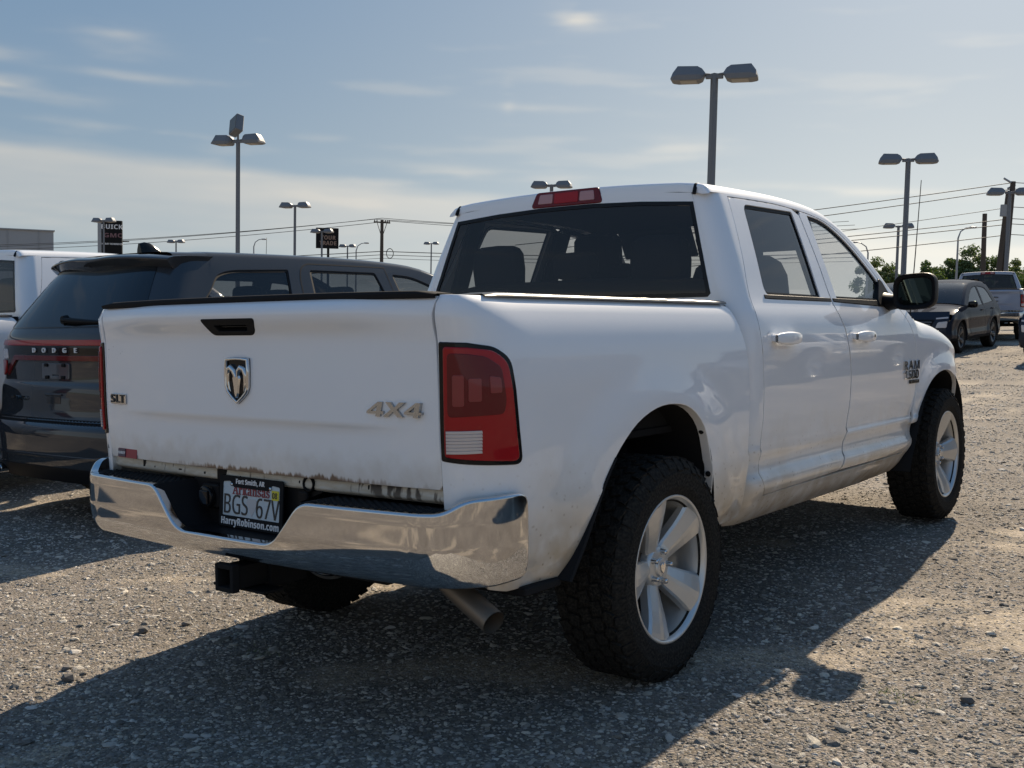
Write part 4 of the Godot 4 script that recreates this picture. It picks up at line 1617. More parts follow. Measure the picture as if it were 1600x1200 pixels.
func roof_row(q: Vector2, up: Vector2, drop: float) -> Array:
	var xr := cab_x(q.y, q.x)
	var row := []
	var prof := [[1.0, 0.0, 0.0], [1.0, -0.010, 0.018], [1.0, -0.028, 0.033], [1.0, -0.060, 0.043], [0.80, 0.0, 0.053], [0.60, 0.0, 0.061], [0.40, 0.0, 0.067], [0.20, 0.0, 0.0705], [0.0, 0.0, 0.072]]
	for side in [1, -1]:
		for k in prof.size():
			var i: int = k if side > 0 else prof.size() - 1 - k
			if side < 0 and k == 0:
				continue
			var p: Array = prof[i]
			var x: float = (xr * p[0] + p[1]) * side
			var w := maxf(p[2] - drop, -0.01) + 0.02 * (sst(-2.2, -2.8, q.x) * (1.0 - pow(x / xr, 2.0)))
			row.append(Vector3(x, q.y + up.y * w, q.x + up.x * w))
	return row
func emblem(t: Node3D, K: Transform3D, at: Vector3) -> void:
	var sh := P([-0.058, 0.072, -0.03, 0.0755, 0.0, 0.0765, 0.03, 0.0755, 0.058, 0.072, 0.060, 0.03, 0.059, -0.022, 0.050, -0.042, 0.028, -0.061, 0.0, -0.079, -0.028, -0.061, -0.050, -0.042, -0.059, -0.022, -0.060, 0.03])
	var xf := Transform3D(Basis(), at)
	var mb := MB.new()
	mb.prism(xf, sh, 0.004, 0.001)
	var e := part(t, "emblem", mb, M.black_gloss, K)
	mb = MB.new()
	var rows := []
	for q in [[1.0, 0.0], [1.0, 0.008], [0.96, 0.0125], [0.88, 0.0125], [0.85, 0.009], [0.85, 0.003]]:
		var ring := []
		for p in sh:
			ring.append(xf * Vector3(p.x * q[0], p.y * (1.0 - (1.0 - q[0]) * 0.85), q[1]))
		rows.append(ring)
	mb.grid(rows, true)
	part(e, "emblem_frame", mb, M.chrome)
	mb = MB.new()
	for s in [-1, 1]:
		var path := []
		for q in [[0.006, 0.008], [0.012, 0.030], [0.026, 0.042], [0.039, 0.036], [0.044, 0.016], [0.043, -0.008], [0.038, -0.030], [0.033, -0.038]]:
			path.append(xf * Vector3(q[0] * s, q[1], 0.006))
		mb.tube(path, [0.008, 0.014, 0.0155, 0.013, 0.010, 0.0085, 0.006, 0.002], 10, true, Vector2(1.0, 0.75))
	part(e, "emblem_horn", mb, M.chrome)
	mb = MB.new()
	mb.prism(Transform3D(Basis(), at + Vector3(0, 0, 0.004)), P([-0.012, 0.026, 0.0, 0.016, 0.012, 0.026, 0.020, 0.006, 0.015, -0.018, 0.011, -0.044, 0.006, -0.058, -0.006, -0.058, -0.011, -0.044, -0.015, -0.018, -0.020, 0.006]), 0.010, 0.005)
	part(e, "emblem_head", mb, M.chrome)


func four_by_four(t: Node3D, K: Transform3D, at: Vector3) -> void:
	var b := Basis(Vector3(2.0, 0, 0), Vector3(0.22, 1, 0), Vector3(0, 0, 1))
	b = Basis(Vector3.UP, 0.06) * b
	text(t, "drive_badge", "4X4", 0.044, 0.014, M.badge, K * Transform3D(b, at), 1.0, true)


func bumper(t: Node3D, K: Transform3D, UV: Vector4, main: bool) -> void:
	var h := PackedVector2Array()
	h.append_array(P([0.0, 0.603]))
	h.append_array(rounded(P([0.0, 0.603, 0.245, 0.603, 0.372, 0.7485, 0.80, 0.7485, 0.90, 0.750, 0.965, 0.786, 1.139, 0.790, 1.140, 0.545, 1.05, 0.538, 0.0, 0.545]), [0.0, 0.05, 0.035, 0.0, 0.04, 0.03, 0.03, 0.02, 0.0, 0.0], 5))
	h.remove_at(0)
	var poly := h.duplicate()
	for i in range(h.size() - 2, 0, -1):
		poly.append(Vector2(-h[i].x, h[i].y))
	var mb := MB.new()
	mb.patch(poly, bump_pt, Vector2(0.03, 0.012), Vector3.ZERO, [], Vector4(-1.2, 0.80, 1.0 / 2.4, 1.0 / 0.28), 0.02, 0.010)
	var bp := part(t, "rear_bumper", mb, M.chrome_worn, K)
	for s in [-1, 1]:
		var rows := []
		mb = MB.new()
		for i in 23:
			var a := 0.362 + 0.56 * i / 22.0
			var q := bump_plan(a * s)
			var o0: Vector2 = q[0] - q[1] * 0.008
			var o1: Vector2 = q[0] - q[1] * 0.018
			var inz := 1.06 if a < 0.85 else lerpf(1.06, 1.03, (a - 0.85) / 0.08)
			var inx: float = minf(absf(o1.x), 0.93) * s
			rows.append([Vector3(o0.x, 0.735, o0.y), Vector3(o0.x, 0.747, o0.y), Vector3(o1.x, 0.7555, o1.y), Vector3(lerpf(o1.x, inx, 0.5), 0.7565, lerpf(o1.y, inz, 0.5)), Vector3(inx, 0.757, inz)])
		mb.grid(rows, false, s > 0)
		var f0 := []
		for q in rows[0]:
			f0.append(q)
		f0.append(Vector3(rows[0][4].x, 0.70, rows[0][4].z))
		f0.append(Vector3(rows[0][0].x, 0.70, rows[0][0].z))
		mb.face(f0)
		part(bp, "step_pad", mb, M.pad)
		mb = MB.new()
		var x := 0.39
		while x < 0.87:
			var zo: float = bump_plan(x * s)[0].y - 0.040
			if x > 0.78:
				zo -= 0.5 * (x - 0.78)
			var z := zo
			var col := int(round((x - 0.39) / 0.0155))
			if col % 2:
				z -= 0.013
			while z > 1.075:
				var c := Vector3(x * s, 0.7565, z)
				var q := [c + Vector3(0.0095, 0, 0), c + Vector3(0, 0, -0.0075), c + Vector3(-0.0095, 0, 0), c + Vector3(0, 0, 0.0075)]
				var top := []
				for p in q:
					top.append(c + (p - c) * 0.6 + Vector3(0, 0.0045, 0))
				for k in 4:
					mb.face([q[k], q[(k + 1) % 4], top[(k + 1) % 4], top[k]])
				mb.face(top)
				z -= 0.026
			x += 0.0155
		part(bp, "step_tread", mb, M.pad)
	# recess for the number plate
	mb = MB.new()
	var oc := [Vector2(-0.376, 0.755), Vector2(-0.366, 0.738), Vector2(-0.27, 0.625), Vector2(-0.245, 0.606), Vector2(-0.1, 0.605), Vector2(0.1, 0.605), Vector2(0.245, 0.606), Vector2(0.27, 0.625), Vector2(0.366, 0.738), Vector2(0.376, 0.755)]
	var r0 := []
	var r1 := []
	var r2 := []
	for q in oc:
		var z: float = bump_plan(q.x)[0].y - 0.006
		r0.append(Vector3(q.x, q.y, z))
		r1.append(Vector3(q.x * 0.97, q.y + 0.003, z - 0.010))
		var yi: float = lerpf(q.y, 0.775 if q.y > 0.72 else 0.63, 0.55)
		r2.append(Vector3(q.x * 0.86, yi, 1.092))
	mb.grid([r0, r1, r2], false, false)
	var bf := r2.duplicate()
	bf.append(Vector3(0.33, 0.772, 1.092))
	bf.append(Vector3(-0.33, 0.772, 1.092))
	mb.face(bf, true)
	mb.box(X(-0.215, 0.715, 1.100), Vector3(0.10, 0.09, 0.03), 0.012)
	mb.box(X(-0.115, 0.70, 1.10), Vector3(0.045, 0.12, 0.02), 0.01)
	mb.box(X(0.25, 0.70, 1.10), Vector3(0.05, 0.14, 0.02), 0.01)
	part(bp, "plate_recess", mb, M.black)
	mb = MB.new()
	mb.lathe(X(-0.218, 0.712, 1.112, 0, PI / 2), [[0.040, 0.0], [0.040, 0.020], [0.034, 0.024], [0.0001, 0.024]], 20)
	mb.box(X(-0.212, 0.712, 1.140), Vector3(0.046, 0.050, 0.010), 0.004)
	var sk := part(bp, "trailer_socket", mb, M.black_gloss)
	if main:
		var pf := X(0.006, 0.706, 1.112, -0.02, -0.06)
		mb = MB.new()
		mb.prism(pf * X(0, 0, 0), rounded(P([-0.160, -0.083, 0.160, -0.083, 0.160, 0.083, -0.160, 0.083]), 0.008), 0.004, 0.001)
		var pl := part(t, "number_plate", mb, M.plate, K)
		mb = MB.new()
		var outer := rounded(P([-0.164, -0.086, 0.164, -0.086, 0.164, 0.086, -0.164, 0.086]), 0.008, 3)
		var inner := rounded(P([-0.149, -0.050, 0.149, -0.050, 0.149, 0.066, 0.108, 0.070, 0.090, 0.050, -0.090, 0.050, -0.108, 0.070, -0.149, 0.066]), 0.006, 3)
		var flat := func(u: float, v: float) -> Vector3: return pf * Vector3(u, v, 0.007)
		mb.patch(outer, flat, Vector2(0.04, 0.04), pf.basis.z, [inner], UV, 0.004, 0.001)
		part(pl, "plate_frame", mb, M.black_rough)
		text(pl, "plate_letters", "BGS", 0.066, 0.002, M.black_letter, pf * X(-0.080, -0.010, 0.0050), 0.80)
		text(pl, "plate_letters", "67V", 0.066, 0.002, M.black_letter, pf * X(0.086, -0.012, 0.0050), 0.80)
		text(pl, "plate_letters", "Arkansas", 0.032, 0.002, M.red_letter, pf * X(0.0, 0.0410, 0.0052), 0.92, true, "Droid Serif")
		text(pl, "frame_letters", "Fort Smith, AR", 0.0165, 0.002, M.white_letter, pf * X(-0.002, 0.070, 0.0082), 0.95, true)
		text(pl, "frame_letters", "HarryRobinson.com", 0.0235, 0.002, M.white_letter, pf * X(0.0, -0.067, 0.0082), 0.98, true)
		mb = MB.new()
		mb.prism(pf * X(0.125, 0.037, 0.0045), rounded(P([-0.018, -0.016, 0.018, -0.016, 0.018, 0.016, -0.018, 0.016]), 0.003), 0.001)
		part(pl, "plate_sticker", mb, M.yellow)
		text(pl, "sticker_letters", "08", 0.020, 0.001, M.black_letter, pf * X(0.123, 0.036, 0.0058), 0.9, true)
		mb = MB.new()   # faint stone in the middle of the plate
		mb.prism(pf * X(0.006, -0.010, 0.0042), P([-0.030, 0.012, -0.018, 0.026, 0.018, 0.026, 0.030, 0.012, 0.0, -0.034]), 0.0006)
		part(pl, "plate_print", mb, mat(Color(0.46, 0.47, 0.49), 0.5))
		for s in [-0.100, 0.100]:
			mb = MB.new()
			mb.lathe(pf * X(s, 0.058, 0.006, 0, PI / 2), [[0.006, 0.0], [0.006, 0.003], [0.0001, 0.004]], 10)
			part(pl, "plate_screw", mb, M.chrome)
	# tow hitch
	mb = MB.new()
	for q in [[-0.034, 0.0, 0.008, 0.076], [0.034, 0.0, 0.008, 0.076], [0.0, -0.034, 0.062, 0.008], [0.0, 0.034, 0.062, 0.008]]:
		mb.box(X(q[0], 0.475 + q[1], 1.10), Vector3(q[2], q[3], 0.26), 0.002)
	for q in [[-0.040, 0.0, 0.012, 0.092], [0.040, 0.0, 0.012, 0.092], [0.0, -0.040, 0.070, 0.012], [0.0, 0.040, 0.070, 0.012]]:
		mb.box(X(q[0], 0.475 + q[1], 1.215), Vector3(q[2], q[3], 0.03), 0.003)
	mb.box(X(-0.01, 0.428, 1.12), Vector3(0.26, 0.010, 0.09), 0.003)
	mb.box(X(0, 0.52, 1.0), Vector3(1.1, 0.07, 0.07), 0.01)
	mb.box(X(0.05, 0.475, 1.0), Vector3(0.02, 0.10, 0.16), 0.004)
	part(t, "tow_hitch", mb, M.black_rough, K)
	# exhaust
	mb = MB.new()
	var path := [Vector3(0.52, 0.60, 0.30), Vector3(0.58, 0.59, 0.72), Vector3(0.62, 0.575, 0.85), Vector3(0.665, 0.545, 0.93), Vector3(0.75, 0.505, 0.965), Vector3(0.945, 0.425, 1.005)]
	mb.tube(path, 0.038, 20, false)
	mb.tube([path[5], path[4] + Vector3(0.01, 0, 0), path[3]], [0.0355, 0.035, 0.03], 20, false)
	var ep := part(t, "exhaust_pipe", mb, M.pipe, K)
	mb = MB.new()
	mb.tube([path[4], path[4] + (path[5] - path[4]) * 0.75], 0.0352, 20)
	part(ep, "pipe_shade", mb, M.black_rough)  # black plug stands in for the shade inside the open pipe


func under(t: Node3D, K: Transform3D) -> void:
	var mb := MB.new()
	for s in [-1, 1]:
		mb.box(X(s * 0.46, 0.60, -1.55), Vector3(0.09, 0.16, 5.0), 0.01)
	mb.box(X(0, 0.72, -1.85), Vector3(1.55, 0.06, 2.3), 0.01)
	mb.box(X(0, 0.66, -3.7), Vector3(1.0, 0.5, 1.1), 0.05)
	mb.box(X(-0.35, 0.58, -1.6), Vector3(0.5, 0.22, 1.2), 0.06)
	part(t, "chassis", mb, M.frame, K)
	mb = MB.new()
	mb.tube([Vector3(-0.72, 0.407, 0), Vector3(0, 0.407, 0), Vector3(0.72, 0.407, 0)], 0.045, 12)
	mb.tube([Vector3(0, 0.407, 0.17), Vector3(0, 0.407, 0.13), Vector3(0, 0.407, 0), Vector3(0, 0.42, -0.18)], [0.06, 0.13, 0.15, 0.06], 14)
	for s in [-1, 1]:
		mb.tube([Vector3(s * 0.50, 0.52, 0.12), Vector3(s * 0.46, 0.78, -0.02)], 0.035, 10)
		mb.tube([Vector3(s * 0.56, 0.39, 0.05), Vector3(s * 0.60, 0.72, 0.20)], 0.03, 10)
	part(t, "rear_axle", mb, M.frame)
	mb = MB.new()
	mb.tube([Vector3(-0.72, 0.40, -WB), Vector3(0.72, 0.40, -WB)], 0.05, 10)
	part(t, "front_axle", mb, M.frame)
	mb = MB.new()
	mb.lathe(X(-0.05, 0.60, 0.62), [[0.20, -0.09], [0.33, -0.10], [0.38, -0.06], [0.38, 0.06], [0.33, 0.10], [0.20, 0.09], [0.19, 0.0]], 32)
	part(t, "spare_wheel", mb, M.rubber, K)


func puff(mb: MB, xf: Transform3D, s: Vector3, e := 0.45, seg := 14) -> void:   # a cushion: rounded superellipsoid
	var rows := []
	for i in 9:
		var u := PI * (i / 8.0 - 0.5)
		var ring := []
		for k in seg:
			var t := TAU * k / seg
			var cu := pow(maxf(cos(u), 0.0), e)
			var p := Vector3(cu * signf(cos(t)) * pow(absf(cos(t)), e), signf(sin(u)) * pow(absf(sin(u)), e), -cu * signf(sin(t)) * pow(absf(sin(t)), e))
			ring.append(xf * (p * s * 0.5))
		rows.append(ring)
	mb.grid(rows, true)


func truck_inside(t: Node3D, K: Transform3D) -> void:
	var mb := MB.new()
	mb.box(X(0, 0.74, -1.9), Vector3(1.70, 0.03, 2.35), 0.0)
	part(t, "cab_floor", mb, M.cloth, K)
	for s in [-1, 1]:
		mb = MB.new()
		mb.box(X(s * 0.86, 1.07, -1.95), Vector3(0.05, 0.66, 2.0), 0.01)
		part(t, "door_trim", mb, M.trim_light, K)
		mb = MB.new()
		mb.box(X(s * 0.42, 0.92, -2.05), Vector3(0.54, 0.18, 0.56), 0.05)
		puff(mb, X(s * 0.42, 1.02, -2.05), Vector3(0.54, 0.20, 0.58))
		puff(mb, X(s * 0.42, 1.33, -1.80, 0, 0.16), Vector3(0.52, 0.66, 0.20))
		var st := part(t, "front_seat", mb, M.cloth, K)
		mb = MB.new()
		puff(mb, X(s * 0.42, 1.715, -1.73, 0, 0.12), Vector3(0.29, 0.22, 0.11), 0.5)
		mb.tube([Vector3(s * 0.42 - 0.06, 1.55, -1.76), Vector3(s * 0.42 - 0.06, 1.68, -1.735)], 0.008, 6)
		mb.tube([Vector3(s * 0.42 + 0.06, 1.55, -1.76), Vector3(s * 0.42 + 0.06, 1.68, -1.735)], 0.008, 6)
		part(st, "headrest", mb, M.cloth)
	mb = MB.new()
	puff(mb, X(0, 1.02, -1.12), Vector3(1.50, 0.20, 0.52))
	puff(mb, X(0, 1.26, -0.88, 0, 0.10), Vector3(1.50, 0.52, 0.16), 0.3)
	var rs := part(t, "rear_seat", mb, M.cloth, K)
	for x in [-0.46, 0.46, 0.0]:
		mb = MB.new()
		puff(mb, X(x, 1.585, -0.865, 0, 0.08), Vector3(0.29, 0.24, 0.11) if x != 0.0 else Vector3(0.24, 0.13, 0.09), 0.5)
		part(rs, "headrest", mb, M.cloth)
	mb = MB.new()
	mb.box(X(0, 1.18, -2.86), Vector3(1.66, 0.42, 0.40), 0.08)
	mb.box(X(-0.40, 1.38, -2.80), Vector3(0.44, 0.10, 0.22), 0.04)
	mb.box(X(0, 0.98, -2.35), Vector3(0.30, 0.36, 0.9), 0.04)
	part(t, "dashboard", mb, M.black_rough, K)
	mb = MB.new()
	var ring := []
	var o := Transform3D(Basis(Vector3.RIGHT, -1.15), Vector3(-0.40, 1.28, -2.48))
	for k in 25:
		var a := TAU * k / 24.0
		ring.append(o * Vector3(0.19 * cos(a), 0, 0.19 * sin(a)))
	mb.tube(ring, 0.016, 8, false)
	mb.box(o, Vector3(0.36, 0.03, 0.06), 0.01)
	mb.tube([o.origin, Vector3(-0.40, 1.22, -2.75)], 0.03, 8)
	part(t, "steering_wheel", mb, M.black, K)
	mb = MB.new()
	var rows := []
	for i in 7:
		var z := -0.86 - 1.30 * i / 6.0
		var row := []
		for j in 9:
			var x := (j / 4.0 - 1.0) * 0.68
			row.append(Vector3(x, 1.885 + 0.02 * (1 - pow(x / 0.68, 2.0)) - 0.03 * pow(maxf(0, i - 4), 2.0) * 0.3, z))
		rows.append(row)
	mb.grid(rows)
	mb.box(X(0, 1.79, -2.32, 0, 0.5), Vector3(0.22, 0.065, 0.03), 0.02)
	for s in [-1, 1]:
		mb.box(X(s * 0.36, 1.80, -2.30, 0, 0.55), Vector3(0.50, 0.20, 0.012), 0.005)
		mb.box(X(s * 0.775, 1.63, -1.79, 0, 0, s * 0.34), Vector3(0.03, 0.46, 0.15), 0.01)
		mb.box(X(s * 0.70, 1.63, -0.90, 0, 0, s * 0.34), Vector3(0.03, 0.46, 0.12), 0.01)
	part(t, "headliner", mb, M.cloth, K)
	mb = MB.new()
	mb.box(X(0, 1.10, -0.775), Vector3(1.60, 0.62, 0.03), 0.0)
	part(t, "rear_wall_trim", mb, M.cloth, K)
# ---------------------------------------------------------------- estate-bodied vehicles
# local space: rear bumper at z = 0, front at z = -len, y up, x to the right
func car_fns(D: Dictionary) -> Dictionary:
	var tx: Array = D.x
	var zr: Array = D.zr
	var zf: Array = D.zf
	var n := 3.0
	var az: float = D.get("az", 0.30)
	var ln: float = D.len
	var side := func(s: float, y: float) -> Vector3:
		var z := s + ev(zr, y) * sst(-1.0, -0.25, s) + ev(zf, y) * sst(-ln + 1.0, -ln + 0.25, s)
		var t := clampf((s + az) / az, 0.0, 0.97)
		var u := clampf((-ln + az - s) / az, 0.0, 0.97)
		var c := pow(1.0 - pow(t, n), 1.0 / n) * pow(1.0 - pow(u, n), 1.0 / n)
		var x := ev(tx, y) * c + 0.012 * sin(PI * clampf(-s / ln, 0, 1))
		for w in D.wheels:
			x += flare(z, y, w, 0.38, 0.40, 0.022)
		return Vector3(x, y, z)
	var rear := func(q: float, y: float) -> Vector3:
		return Vector3(q * ev(tx, y), y, ev(zr, y) - az + az * pow(1.0 - pow(absf(q), n), 1.0 / n))
	var front := func(q: float, y: float) -> Vector3:
		return Vector3(q * ev(tx, y), y, -ln + ev(zf, y) + az - az * pow(1.0 - pow(absf(q), n), 1.0 / n))
	return {"side": side, "rear": rear, "front": front}


func arch_poly(zc: float, r: float, low: float) -> PackedVector2Array:
	var p := PackedVector2Array()
	p.append(Vector2(zc + r * 1.02, low))
	for i in 15:
		var a := PI * i / 14.0
		p.append(Vector2(zc + r * cos(a), 0.37 + r * sin(a)))
	p.append(Vector2(zc - r * 1.02, low))
	return p


func make_car(D: Dictionary, called: String, label: String, category: String, group := "") -> Node3D:
	var t := thing(called, label, category, Transform3D(), group)
	var F := car_fns(D)
	var UV := Vector4(0, 0, 1, 1)
	var R := Vector3(1, 0.2, 0)
	var rl: PackedVector2Array = D.rail
	var paint: Material = D.paint
	var low: float = 0.30
	for sg in [1, -1]:
		var fs: Callable = F.side if sg > 0 else flip_x(F.side)
		var hs := R * Vector3(sg, 1, 1)
		var e0 := -0.12
		var e1: float = -D.len + 0.12
		var poly := PackedVector2Array()
		poly.append(Vector2(e0, low))
		for y in [0.5, 0.7, 0.95, 1.15, 1.31, 1.5, 1.65]:
			poly.append(Vector2(e0, y))
		poly.append(Vector2(e0, rl[0].y))
		for q in rl:
			if q.x < e0 - 0.3:
				poly.append(q)
		for q in D.hood:
			poly.append(q)
		poly.append(Vector2(e1, 0.7))
		poly.append(Vector2(e1, low))
		# bottom edge with the wheel arches cut in
		for i in range(D.wheels.size() - 1, -1, -1):
			var a := arch_poly(D.wheels[i], 0.40, low)
			for j in range(a.size() - 1, -1, -1):
				poly.append(a[j])
		var holes := []
		for w in D.windows:
			holes.append(w)
		var mb := MB.new()
		mb.patch(poly, fs, Vector2(0.06, 0.05), hs, holes, UV, 0.02, 0.003)
		var body := part(t, "body_side", mb, paint)
		for w in D.windows:
			mb = MB.new()
			mb.patch(w, sunk(fs, hs, -0.004), Vector2(0.08, 0.06), hs, [Geometry2D.offset_polygon(w, -0.018, Geometry2D.JOIN_ROUND)[0]], UV, 0.008, 0.0)
			var seal := part(body, "window_seal", mb, M.black)
			mb = MB.new()
			mb.patch(Geometry2D.offset_polygon(w, -0.010, Geometry2D.JOIN_ROUND)[0], sunk(fs, hs, -0.008), Vector2(0.15, 0.1), hs, [], UV, 0.0, 0.0)
			part(body, "window", mb, M.glass_tint)
		# door gaps
		for g in D.gaps:
			mb = MB.new()
			var st: Array = Geometry2D.offset_polyline(g, 0.004, Geometry2D.JOIN_ROUND)
			mb.patch(st[0], sunk(fs, hs, 0.0012), Vector2(0.06, 0.05), hs, [], UV, 0.0, 0.0)
			part(body, "door_gap", mb, M.black_rough)
		for h in D.handles:
			mb = MB.new()
			var p0: Vector3 = fs.call(h.x + 0.10, h.y)
			var p1: Vector3 = fs.call(h.x - 0.10, h.y)
			mb.tube([p0 + Vector3(sg * 0.004, 0, 0), p0.lerp(p1, 0.2) + Vector3(sg * 0.03, 0, 0), p0.lerp(p1, 0.8) + Vector3(sg * 0.03, 0, 0), p1 + Vector3(sg * 0.004, 0, 0)], 0.015, 8)
			part(body, "handle", mb, paint)
		mb = MB.new()
		mb.patch(P([e0 - 0.05, 0.30, e0 - 0.05, 0.36, e1, 0.36, e1, 0.30]), sunk(fs, hs, 0.006), Vector2(0.1, 0.05), hs, [arch_poly(D.wheels[0], 0.405, 0.2), arch_poly(D.wheels[1], 0.405, 0.2)], UV, 0.01, 0.003)
		part(body, "sill_cladding", mb, M.black_rough)
		for w in D.wheels:
			mb = MB.new()
			var a := arch_poly(w, 0.405, 0.28)
			arch_ring(mb, a, sg * 0.93, sg * 0.55)
			var wf := []
			for q in a:
				wf.append(Vector3(sg * 0.55, q.y, q.x))
			mb.face(wf)
			part(t, "wheel_housing", mb, M.black_rough)
		# mirror
		mb = MB.new()
		var mz: float = D.mirror.x
		var mx: float = F.side.call(mz, D.mirror.y).x
		puff(mb, X(sg * (mx + 0.13), D.mirror.y + 0.03, mz), Vector3(0.22, 0.16, 0.12), 0.6)
		mb.tube([Vector3(sg * (mx - 0.02), D.mirror.y - 0.02, mz - 0.02), Vector3(sg * (mx + 0.08), D.mirror.y, mz)], 0.03, 8)
		part(t, "side_mirror", mb, D.get("mirror_paint", paint))
	# rear and front faces
	var mb := MB.new()
	var ex := 0.922
	mb.patch(P([-ex, 0.30, ex, 0.30, ex, 0.70, ex, 1.31, -ex, 1.31, -ex, 0.70]), F.rear, Vector2(0.05, 0.025), Vector3(0, 0.1, 1), D.get("rear_holes", []), UV, 0.0, 0.0)
	part(t, "tail_panel", mb, paint)
	mb = MB.new()
	mb.patch(P([-ex, 1.312, ex, 1.312, ex, rl[0].y, -ex, rl[0].y]), F.rear, Vector2(0.06, 0.05), Vector3(0, 0.3, 1), [P([-0.85, 1.325, 0.85, 1.325, 0.80, 1.70, -0.80, 1.70])], UV, 0.0, 0.0)
	var tf := part(t, "tail_frame", mb, D.get("tail_frame", paint))
	mb = MB.new()
	mb.patch(rounded(P([-0.87, 1.318, 0.87, 1.318, 0.83, 1.71, -0.83, 1.71]), 0.02), sunk(F.rear, Vector3(0, 0.3, 1), 0.004), Vector2(0.08, 0.06), Vector3(0, 0.3, 1), [], UV, 0.006, 0.002)
	part(tf, "rear_window", mb, M.glass_solid)
	mb = MB.new()
	mb.patch(P([-ex, 0.30, ex, 0.30, ex, D.nose, -ex, D.nose]), F.front, Vector2(0.05, 0.05), Vector3(0, 0.1, -1), [], UV, 0.0, 0.0)
	part(t, "front_panel", mb, paint)
	# roof, pillars, windscreen, bonnet
	var nr: int = D.roof_rows
	var rows := []
	for i in rl.size():
		var dir := (rl[mini(i + 1, rl.size() - 1)] - rl[maxi(i - 1, 0)]).normalized()
		var up := Vector2(dir.y, -dir.x)
		if up.y < 0.0:
			up = -up
		var p: Vector3 = F.side.call(minf(rl[i].x, -0.32), rl[i].y)
		if i == 0:
			p.x *= 0.98
		rows.append(car_row(p.x, Vector2(rl[i].x + ev(D.zr, rl[i].y) * sst(-1.0, -0.25, rl[i].x), rl[i].y), up, D.get("crown", 0.05) if i < nr + 2 else 0.06))
	mb = MB.new()
	mb.grid(rows.slice(0, nr), false, true)
	part(t, "roof", mb, paint)
	var mm: int = rows[0].size()
	mb = MB.new()
	var ra := []
	var rb := []
	var rc := []
	for i in range(nr - 1, rows.size()):
		ra.append(rows[i].slice(0, 4))
		rb.append(rows[i].slice(mm - 4, mm))
		rc.append(rows[i].slice(3, mm - 3))
	for q in [ra, rb]:
		mb = MB.new()
		mb.grid(q, false, true)
		part(t, "windscreen_pillar", mb, paint)
	mb = MB.new()
	mb.grid(rc, false, true)
	part(t, "windscreen", mb, M.glass_tint)
	mb = MB.new()
	rows = []
	var hd: PackedVector2Array = D.hood
	var q0 := rl[rl.size() - 1]
	var prof := PackedVector2Array([q0])
	prof.append_array(hd)
	for i in prof.size():
		var p: Vector3 = F.side.call(prof[i].x, prof[i].y)
		var row := []
		for j in 13:
			var u := j / 6.0 - 1.0
			row.append(Vector3(u * p.x, p.y + 0.07 * (1.0 - pow(absf(u), 3.0)), p.z - (0.10 * (1.0 - u * u) if i == prof.size() - 1 else 0.0)))
		rows.append(row)
	mb.grid(rows, false, true)
	part(t, "bonnet", mb, paint)
	# cabin: floor, seats
	mb = MB.new()
	mb.box(X(0, 0.45, -D.len * 0.5), Vector3(1.5, 0.1, D.len * 0.8), 0.02)
	part(t, "underbody", mb, M.frame)
	for q in [[0.38, D.seat], [-0.38, D.seat], [0.38, D.seat + 0.95], [-0.38, D.seat + 0.95]]:
		mb = MB.new()
		puff(mb, X(q[0], 0.80, q[1] - 0.25), Vector3(0.5, 0.24, 0.55))
		puff(mb, X(q[0], 1.12, q[1], 0, 0.15), Vector3(0.5, 0.64, 0.18))
		puff(mb, X(q[0], 1.50, q[1] + 0.06), Vector3(0.27, 0.18, 0.10))
		part(t, "seat", mb, M.cloth)
	mb = MB.new()
	mb.box(X(0, 0.95, q0.x + 0.35), Vector3(1.5, 0.3, 0.5), 0.08)
	part(t, "dashboard", mb, M.black_rough)
	var w := make_wheel(D.get("dark_wheels", false))
	for c in w.find_children("lug_nut*", "", false, false):
		c.free()
	var first := true
	for z in D.wheels:
		for sg in [1, -1]:
			var o: Node3D = w if first else w.duplicate()
			first = false
			o.name = "wheel"
			o.transform = Transform3D(Basis(Vector3.UP, 0.0 if sg > 0 else PI) * Basis(Vector3.RIGHT, z) * Basis.from_scale(Vector3(0.88, 0.90, 0.90)), Vector3(sg * 0.80, 0.366, z))
			t.add_child(o, true)
	return t


func car_row(xr: float, q: Vector2, up: Vector2, crown: float) -> Array:
	var row := []
	var prof := [[1.0, 0.0, 0.0], [1.0, -0.010, 0.016], [1.0, -0.030, 0.030], [1.0, -0.065, 0.038], [0.78, 0.0, 0.038 + crown * 0.45], [0.55, 0.0, 0.038 + crown * 0.75], [0.28, 0.0, 0.038 + crown * 0.95], [0.0, 0.0, 0.038 + crown]]
	for side in [1, -1]:
		for k in prof.size():
			var i: int = k if side > 0 else prof.size() - 1 - k
			if side < 0 and k == 0:
				continue
			var p: Array = prof[i]
			row.append(Vector3((xr * p[0] + p[1]) * side, q.y + up.y * p[2], q.x + up.x * p[2]))
	return row


